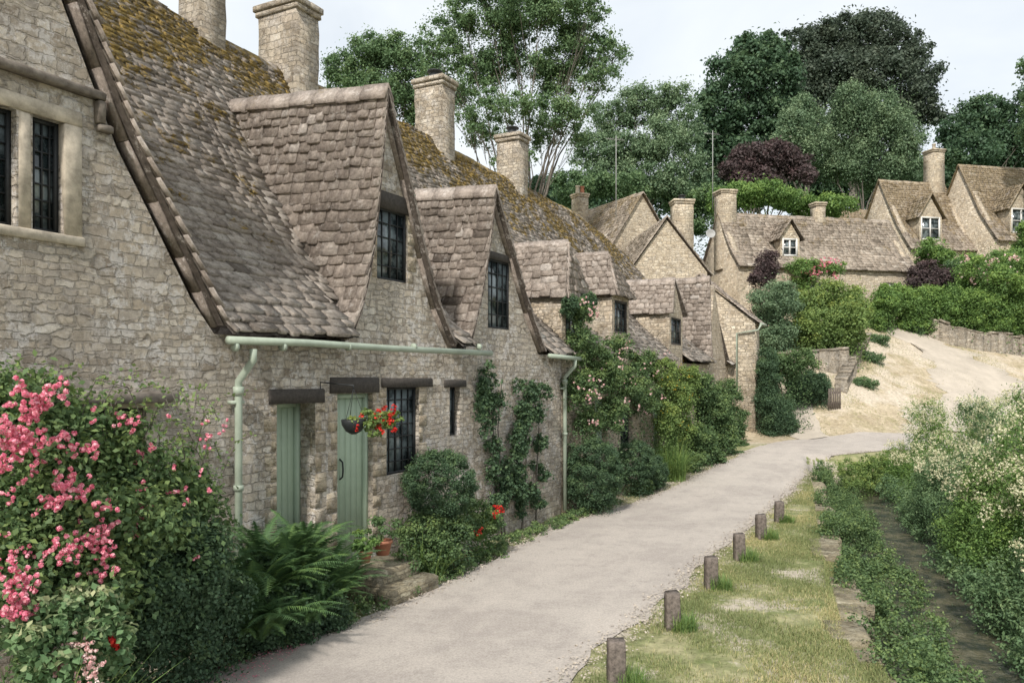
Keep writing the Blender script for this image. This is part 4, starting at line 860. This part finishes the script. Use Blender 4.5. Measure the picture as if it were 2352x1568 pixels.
for px,Y,n,L,zz in ((575,8.4,34,.95,.35),(620,8.6,34,.95,.45),(670,8.9,38,1.0,.45),(740,9.2,34,.95,.35),(640,8.35,30,.75,.2),(775,9.8,28,.85,.2),(555,8.15,26,.8,.2),(715,8.8,30,.8,.15),(700,9.4,34,1.,.6),(800,10.2,22,.7,.15),(600,8.2,28,.7,.15),(760,9.3,26,.75,.2),(650,9.0,32,.9,.7),(540,8.6,24,.8,.55),(600,8.9,26,.8,.75)):
    x,y,_=PT(px,0,Y); fern(x,y,h(x,y)+zz,n,L,'lush arching green fern beside cottage wall')
shrub('shrub','low mixed greenery under the ferns','shrub',[pb(600,1440,8.5,.25),pb(680,1420,8.8,.3),pb(760,1410,9.2,.25),pb(560,1450,8.3,.2),pb(640,1370,8.7,.3),pb(720,1360,9.1,.3),pb(600,1330,8.7,.28),pb(680,1300,9.2,.3)],28000,.042,G_BOX,K=20)
def ball(label,px,py,Y,r,n=26000,rz=None,size=.035,mat=None):
    return shrub('box_ball',label,'shrub',[pb(px,py,Y,r,r,rz or r)],n,size,mat or G_BOX,K=220,sub=.16,shell=.18,spread=.5,soft=.3,fill=.05,skirt=.08)
ball('dense rounded clipped box bush by the window',1012,1112,11.9,.52,36000,.50,.03)
shrub('shrub','mixed green border plants below the box bush','shrub',[pb(960,1220,11.6,.3),pb(1040,1210,12.0,.35),pb(1090,1190,12.6,.28),pb(1010,1260,11.6,.28),pb(935,1290,11.1,.2),pb(1130,1200,13.2,.2)],22000,.045,G_ROSE,K=20)
e,cs,rs=shrub('geranium','red geraniums in the border','flowers',[pb(1120,1190,12.9,.16),pb(1100,1220,12.6,.15)],2200,.05,G_HED,K=12); flowers(e,[PT(1142,1165,12.6),PT(1135,1180,12.6),PT(1148,1172,12.6),PT(1098,1218,12.2)],8,.03,.035,P_RED,6)
ball('dark clipped yew ball by the lane',1362,1085,17.2,.62,38000,.74)
ball('dark rounded clipped bush by the lane',1458,1062,19.2,.45,22000,.54)
ball('dark rounded clipped bush near cottage door',1500,1085,20.2,.38,14000,.45)
def rb3(px,py,b,rs_,rz_):
    s=S(px,b); x,y=rw(s,b); return (x,y,Z(px,py,b),rs_,rs_*.8,rz_)
def wallstems(par,pxs,yb,yt):
    mb=MB()
    for i,(a,c) in enumerate(pxs):
        s0=S(a,-.06); s1=S(c,-.06); z0=0; z1=Z(c,yt,-.06); pts=[(s0+(s1-s0)*k/6+random.uniform(-.05,.05),-.05-random.random()*.04,z0+(z1-z0)*k/6) for k in range(7)]
        mb.tube(pts,[.022-.0025*k for k in range(7)],5,cap=False)
    mb.obj('stems',M_BARK,MR,par)
def climb(label,pxa,pxb,wd,y0,y1,n,k,mat=G_BOX,size=.055):
    bl=[]
    for i in range(k):
        t=random.random(); px=pxa+(pxb-pxa)*t+random.uniform(-wd,wd); py=y0+(y1-y0)*t; r=random.uniform(.06,.15); bl.append(rb3(px,py,-.1-random.random()*.1,r,r*random.uniform(1.,2.)))
    ob,cs,rs=shrub('climbing_plant',label,'climbing plant',bl,n,size,mat,K=14,sub=.55,asp=.7,fill=.1,soft=.95,skirt=0); return ob
ob=climb('leafy climber trained up the cottage wall',1108,1158,22,860,1170,7500,34); wallstems(ob,[(1160,1110),(1150,1125),(1140,1150)],1190,860)
ob=climb('thick leafy climber beside the downpipe',1222,1212,32,880,1180,13000,42); wallstems(ob,[(1200,1215),(1230,1240)],1190,870)
ob,cs,rs=shrub('climbing_rose','tall climbing rose with pale pink blooms','climbing rose',[rb3(1330,720,-.25,.3,.35),rb3(1335,790,-.25,.4,.45),rb3(1380,850,-.35,.55,.55),rb3(1330,900,-.3,.4,.5),rb3(1420,800,-.3,.4,.4),rb3(1440,880,-.4,.55,.5),rb3(1400,950,-.4,.5,.4),rb3(1475,830,-.3,.35,.4),rb3(1480,910,-.3,.45,.5),rb3(1350,970,-.3,.35,.4)],60000,.055,G_ROSE,K=30,sub=.34,shell=.8,fill=.12,soft=.7,skirt=.06)
flowers(ob,[(lambda c:(c[0]+.25,c[1]-.35,c[2]))(cs[i]) for i in R.choice(len(cs),34)],4,.05,.036,P_PALE,8)
ob,cs,rs=shrub('climbing_plant','yellow green climbing shrub with small yellow flowers','climbing plant',[rb3(1525,860,-.5,.4,.45),rb3(1550,920,-.6,.5,.55),rb3(1560,990,-.6,.45,.45),rb3(1580,870,-.5,.4,.45),rb3(1530,960,-.7,.35,.45)],40000,.06,G_YEL,K=30,sub=.3,fill=.2,soft=.6)
flowers(ob,[(lambda c:(c[0]+.2,c[1]-.3,c[2]))(cs[i]) for i in R.choice(len(cs),18)],3,.08,.025,P_YEL,4)
shrub('shrub','tall green garden shrubs against the far cottages','shrub',[rb3(1610,890,-.7,.5,.55),rb3(1640,940,-.9,.6,.6),rb3(1670,900,-.7,.5,.5),rb3(1650,1000,-1.0,.6,.5),rb3(1685,970,-.8,.5,.6),rb3(1610,1010,-1.,.5,.5),rb3(1690,1030,-1.0,.45,.35)],65000,.065,G_ROSE,K=34,sub=.3,fill=.2,soft=.6)
shrub('shrub','low shrubs at the lane edge','shrub',[rb3(1590,1060,-1.,.3,.25),rb3(1640,1050,-1.2,.35,.25),rb3(1690,1060,-1.4,.3,.2),rb3(1475,1120,-.7,.3,.2)],16000,.055,G_ROSE,K=20)
shrub('climbing_plant','green foliage on cottage eaves','climbing plant',[rb3(1310,700,-.2,.2,.25),rb3(1345,700,-.25,.25,.25)],6000,.055,G_BOX,K=16,skirt=0)
bs=S(812,-.55); bx,by=rw(bs,-.55); bz=Z(812,968,-.55)
e=thing('hanging_basket','hanging basket overflowing with red and yellow-green plants','hanging basket',Matrix.Translation((bx,by,bz)))
mb=MB(); mb.lathe((bx,by,bz),[(.03,-.16),(.10,-.12),(.15,-.04),(.16,.02),(.15,.03)],14); mb.obj('basket',M_BLK,I4,e)
mb=MB()
for k in range(3): a=k*2.1; mb.tube([(bx+.15*math.cos(a),by+.15*math.sin(a),bz+.02),(bx,by,bz+.42)],.004,4)
wx,wy=rw(bs,0); mb.tube([(wx,wy,bz+.3),(wx,wy,bz+.5),(bx,by,bz+.46),(bx,by,bz+.42)],.01,5); mb.obj('bracket',M_BLK,I4,e)
V,Fq,t,c_,r_=cloud([(bx+.12,by,bz+.05,.2,.15,.12),(bx+.35,by+.02,bz+.02,.16,.12,.1),(bx+.48,by+.03,bz+.05,.12,.1,.1),(bx+.25,by,bz-.1,.12,.1,.09)],1700,.045,K=14); fobj('leaves',V,Fq,t,G_YEL,(bx,by,bz),e)
flowers(e,[(bx+random.uniform(.05,.6),by-random.uniform(0,.15),bz+random.uniform(-.12,.2)) for _ in range(13)],5,.02,.03,P_RED,6)
def pot(px,py,b,r,label,mat):
    s=S(px,b); x,y=rw(s,b); z=Z(px,py,b); e=thing('flower_pot',label,'flower pot',Matrix.Translation((x,y,z)))
    mb=MB(); mb.lathe((x,y,z),[(r*.65,0),(r*.9,r*1.2),(r*1.02,r*1.2),(r*1.02,r*1.5),(r*.85,r*1.5),(r*.8,r*1.3)],16); mb.obj('pot',M_TERRA,I4,e)
    V,Fq,t,_,_2=cloud([(x,y,z+r*2.6,r*1.5,r*1.5,r*1.4)],900,.045,K=12); fobj('plant',V,Fq,t,mat,(x,y,z),e)
pot(879,1273,-.62,.13,'terracotta pot with leafy plant on stone step',G_ROSE); pot(838,1290,-.75,.10,'small terracotta pot with green plant',G_HED)
n=900; s=R.uniform(-11.5,-8,n); b=-.75-R.random(n)*.9*np.clip((-8-s)/3,.1,1); X=P0[0]+UX*s-UY*b; Y=P0[1]+UY*s+UX*b
V,Fq=leafq(np.stack([X,Y,H(X,Y)+.03],1),unit(np.array([[0,0,1.]])+R.normal(size=(n,3))*.15),.022,.018); ob=fobj('fallen_petals',V,Fq,R.random(n),P_PINK,(-3,8,0)); ob['kind']='stuff'
V,Fq,t,cs,rs=cloud([(*rw(s_,b_),h(*rw(s_,b_))+.05,.22,.22,.12) for s_,b_ in [(-10.8+.28*i,-.62-.2*random.random()+(.25 if i>24 else 0)) for i in range(46)]],20000,.04,K=10); ob=fobj('ground_cover_plants',V,Fq,t,G_ROSE,(0,12,0)); ob['kind']='stuff'
# ---- verge grass -------------------------------------------------------------------
n=190000; Y=5.5+18.5*R.random(n)*R.random(n)**.35
re=np.array(RE); xl=np.interp(Y,re[:,1],re[:,0]); o_=np.array(offs(-1.25)); xr=np.interp(Y,o_[:,1],o_[:,0])
u=R.random(n)**.85; X=xl-.05+(xr-xl)*u; dens=.45+.55*np.sin(X*2.1+1)*np.sin(Y*1.7)+.45*np.sin(X*5.)*np.sin(Y*4.1)+.7*(u>.86)
ok=(R.random(n)<np.clip(dens+.1,.04,1))&(R.random(n)<np.clip((X-xl)/.4,.12,1)); P=np.stack([X,Y,np.maximum(H(X,Y),-.10)-.01],1)[ok]
V,Fs,t=blades(P,.06,.0055,.95,seg=2); gv=np.clip(t+.35*np.tile(np.sin(P[:,0]*1.9)*np.cos(P[:,1]*1.3),2)-.08,0,1); ob=fobj('verge_grass',V,Fs,gv,G_GRA,(3,10,0)); ob['kind']='stuff'
for i,(x,y) in enumerate(posts): tuft('grass_tuft','bright green grass tuft around a timber post','grass',x+.12,y-.02,420,.24,.24,.008,.9,G_TUF)["group"]='grass tufts at the posts'
n=40000; X=R.uniform(11.5,27,n); Y=R.uniform(29,41,n); q=(X-10)*-.35+(Y-28.5)*.94; ok=(q>.4)&(np.sin(X*1.3)*np.sin(Y*.9)+R.random(n)>.7); P=np.stack([X,Y,H(X,Y)-.01],1)[ok]
V,Fs,t=blades(P,.09,.012,.9,seg=2); ob=fobj('hill_grass',V,Fs,t,G_GRA,(18,34,0)); ob['kind']='stuff'
# ---- stream vegetation ---------------------------------------------------------------
def sp_(t,off):
    x=np.interp(t,STR[:,1],STR[:,0]); return (x+off*.92,t-off*.38)
k=0
for t0,t1,lab,zz,nn,o0 in ((8.8,11.8,'tall meadowsweet and nettles crowding the stream bank',1.9,80000,.75),(11.8,15,'meadowsweet bank with cream flower heads',2.7,120000,.75),(15,19.5,'cream flowered meadowsweet thicket by the water',2.6,110000,.8),(19.5,25.5,'dense bankside wildflowers above the stream',2.0,70000,.85)):
    bl=[]
    for i in range(60):
        t=random.uniform(t0,t1); off=o0+3.3*random.random()**1.8; x,y=sp_(t,off); hz=zz*(.5+.5*min(1,max(0,off-o0)/.8)); r=random.uniform(.22,.40)
        z0=max(h(x,y),-.35); bl.append((x,y,z0+max(.08,(hz-r)*random.uniform(.05,1.)),r,r,r*1.25))
    ob,cs,rs=shrub('meadowsweet',lab,'wildflowers',bl,nn,.05,G_HED if k%2 else G_MID,K=18,sub=.45,flat=1.35,asp=.4,fill=.15,soft=.8,skirt=.15); k+=1
    hh_=np.maximum(np.array([H(c[0],c[1]) for c in cs]),-.3)
    sel=[i for i in range(len(cs)) if cs[i][2]>hh_[i]+.36*zz]
    if sel:
        sel=R.choice(sel,min(len(sel),360),replace=False); flowers(ob,[cs[i]+np.array([-.12,-.16,rs[i]*1.0]) for i in sel],12,.05,.03,P_CRM,4)
for t0,t1,lab in ((6,10,'lush watercress and weeds at the stream edge'),(10,14,'green water plants hugging the bank edge'),(14,19,'leafy weeds spilling over stone bank'),(19,24.5,'green weeds below the lane edge')):
    bl=[]
    for i in range(34):
        t=random.uniform(t0,t1); off=-1.38+1.05*random.random()**1.4; x,y=sp_(t,off); r=random.uniform(.10,.27); bl.append((x,y,-.42+random.uniform(0,.5)*(1 if off<-.8 else .4),r,r,r*random.uniform(.9,1.5)))
    shrub('water_plant',lab,'water plants',bl,21000,.042,G_ROSE,K=14,sub=.5,skirt=.1,soft=.85)
bl=[]
for i in range(44):
    t=random.uniform(8,24); off=random.uniform(.35,1.2); x,y=sp_(t,off); r=random.uniform(.18,.34); bl.append((x,y,-.38+random.uniform(0,.4),r,r,r))
shrub('water_plant','green plants trailing into stream from far bank','water plants',bl,36000,.048,G_MID,K=14,sub=.4,soft=.7)
bl=[]
for i in range(20): x,y=(8.7+i*.17,22.0+i*.2); bl.append((x+.3+random.uniform(0,.6),y,.25+random.uniform(-.4,.2),.28,.28,.24))
shrub('shrub','weeds along lane edge near culvert','shrub',bl,24000,.05,G_YEL,K=12)
# ---- camera, light, world -----------------------------------------------------------
cam=bpy.data.cameras.new('camera'); co=bpy.data.objects.new('camera',cam); COL.objects.link(co); SC.camera=co
cam.sensor_width=36.; cam.lens=F/2352*36; cam.shift_y=(HY-784)/2352; cam.clip_end=5000; cam.clip_start=.05
co.location=(0,0,CH); co.rotation_euler=(math.radians(90),0,0)
sd=Vector((-.30,-.954,0)).normalized(); el=math.radians(42)
to=Vector((sd.x*math.cos(el),sd.y*math.cos(el),math.sin(el)))
su=bpy.data.lights.new('sun','SUN'); su.energy=4.1; su.angle=math.radians(4); su.color=(1.,.945,.87)
so=bpy.data.objects.new('sun',su); COL.objects.link(so); so.rotation_euler=(-to).to_track_quat('-Z','Y').to_euler(); so.location=(-20,-30,40)
W=bpy.data.worlds.new('World'); SC.world=W; W.use_nodes=True; nt=W.node_tree; nt.nodes.clear()
o=nt.nodes.new('ShaderNodeOutputWorld'); bg=nt.nodes.new('ShaderNodeBackground')
sk=nd(nt,'ShaderNodeTexSky',{'sky_type':'NISHITA','sun_disc':False,'sun_elevation':el,'sun_rotation':math.atan2(sd.x,sd.y)%(2*math.pi),'dust_density':2.})
tc=nd(nt,'ShaderNodeTexCoord').outputs['Generated']
mp=nd(nt,'ShaderNodeMapping',Vector=tc,Scale=(1.5,1.5,4.)).outputs[0]
cl=ramp(nt,noise(nt,mp,1.6,5,.55,.4),[(.3,.68),(.62,.97)])
nt.links.new(mix(nt,cl,sk.outputs[0],(6.6,6.95,7.2)),bg.inputs[0]); bg.inputs[1].default_value=.15
nt.links.new(bg.outputs[0],o.inputs[0])
SC.view_settings.view_transform='Standard'; SC.view_settings.look='None'; SC.view_settings.exposure=0
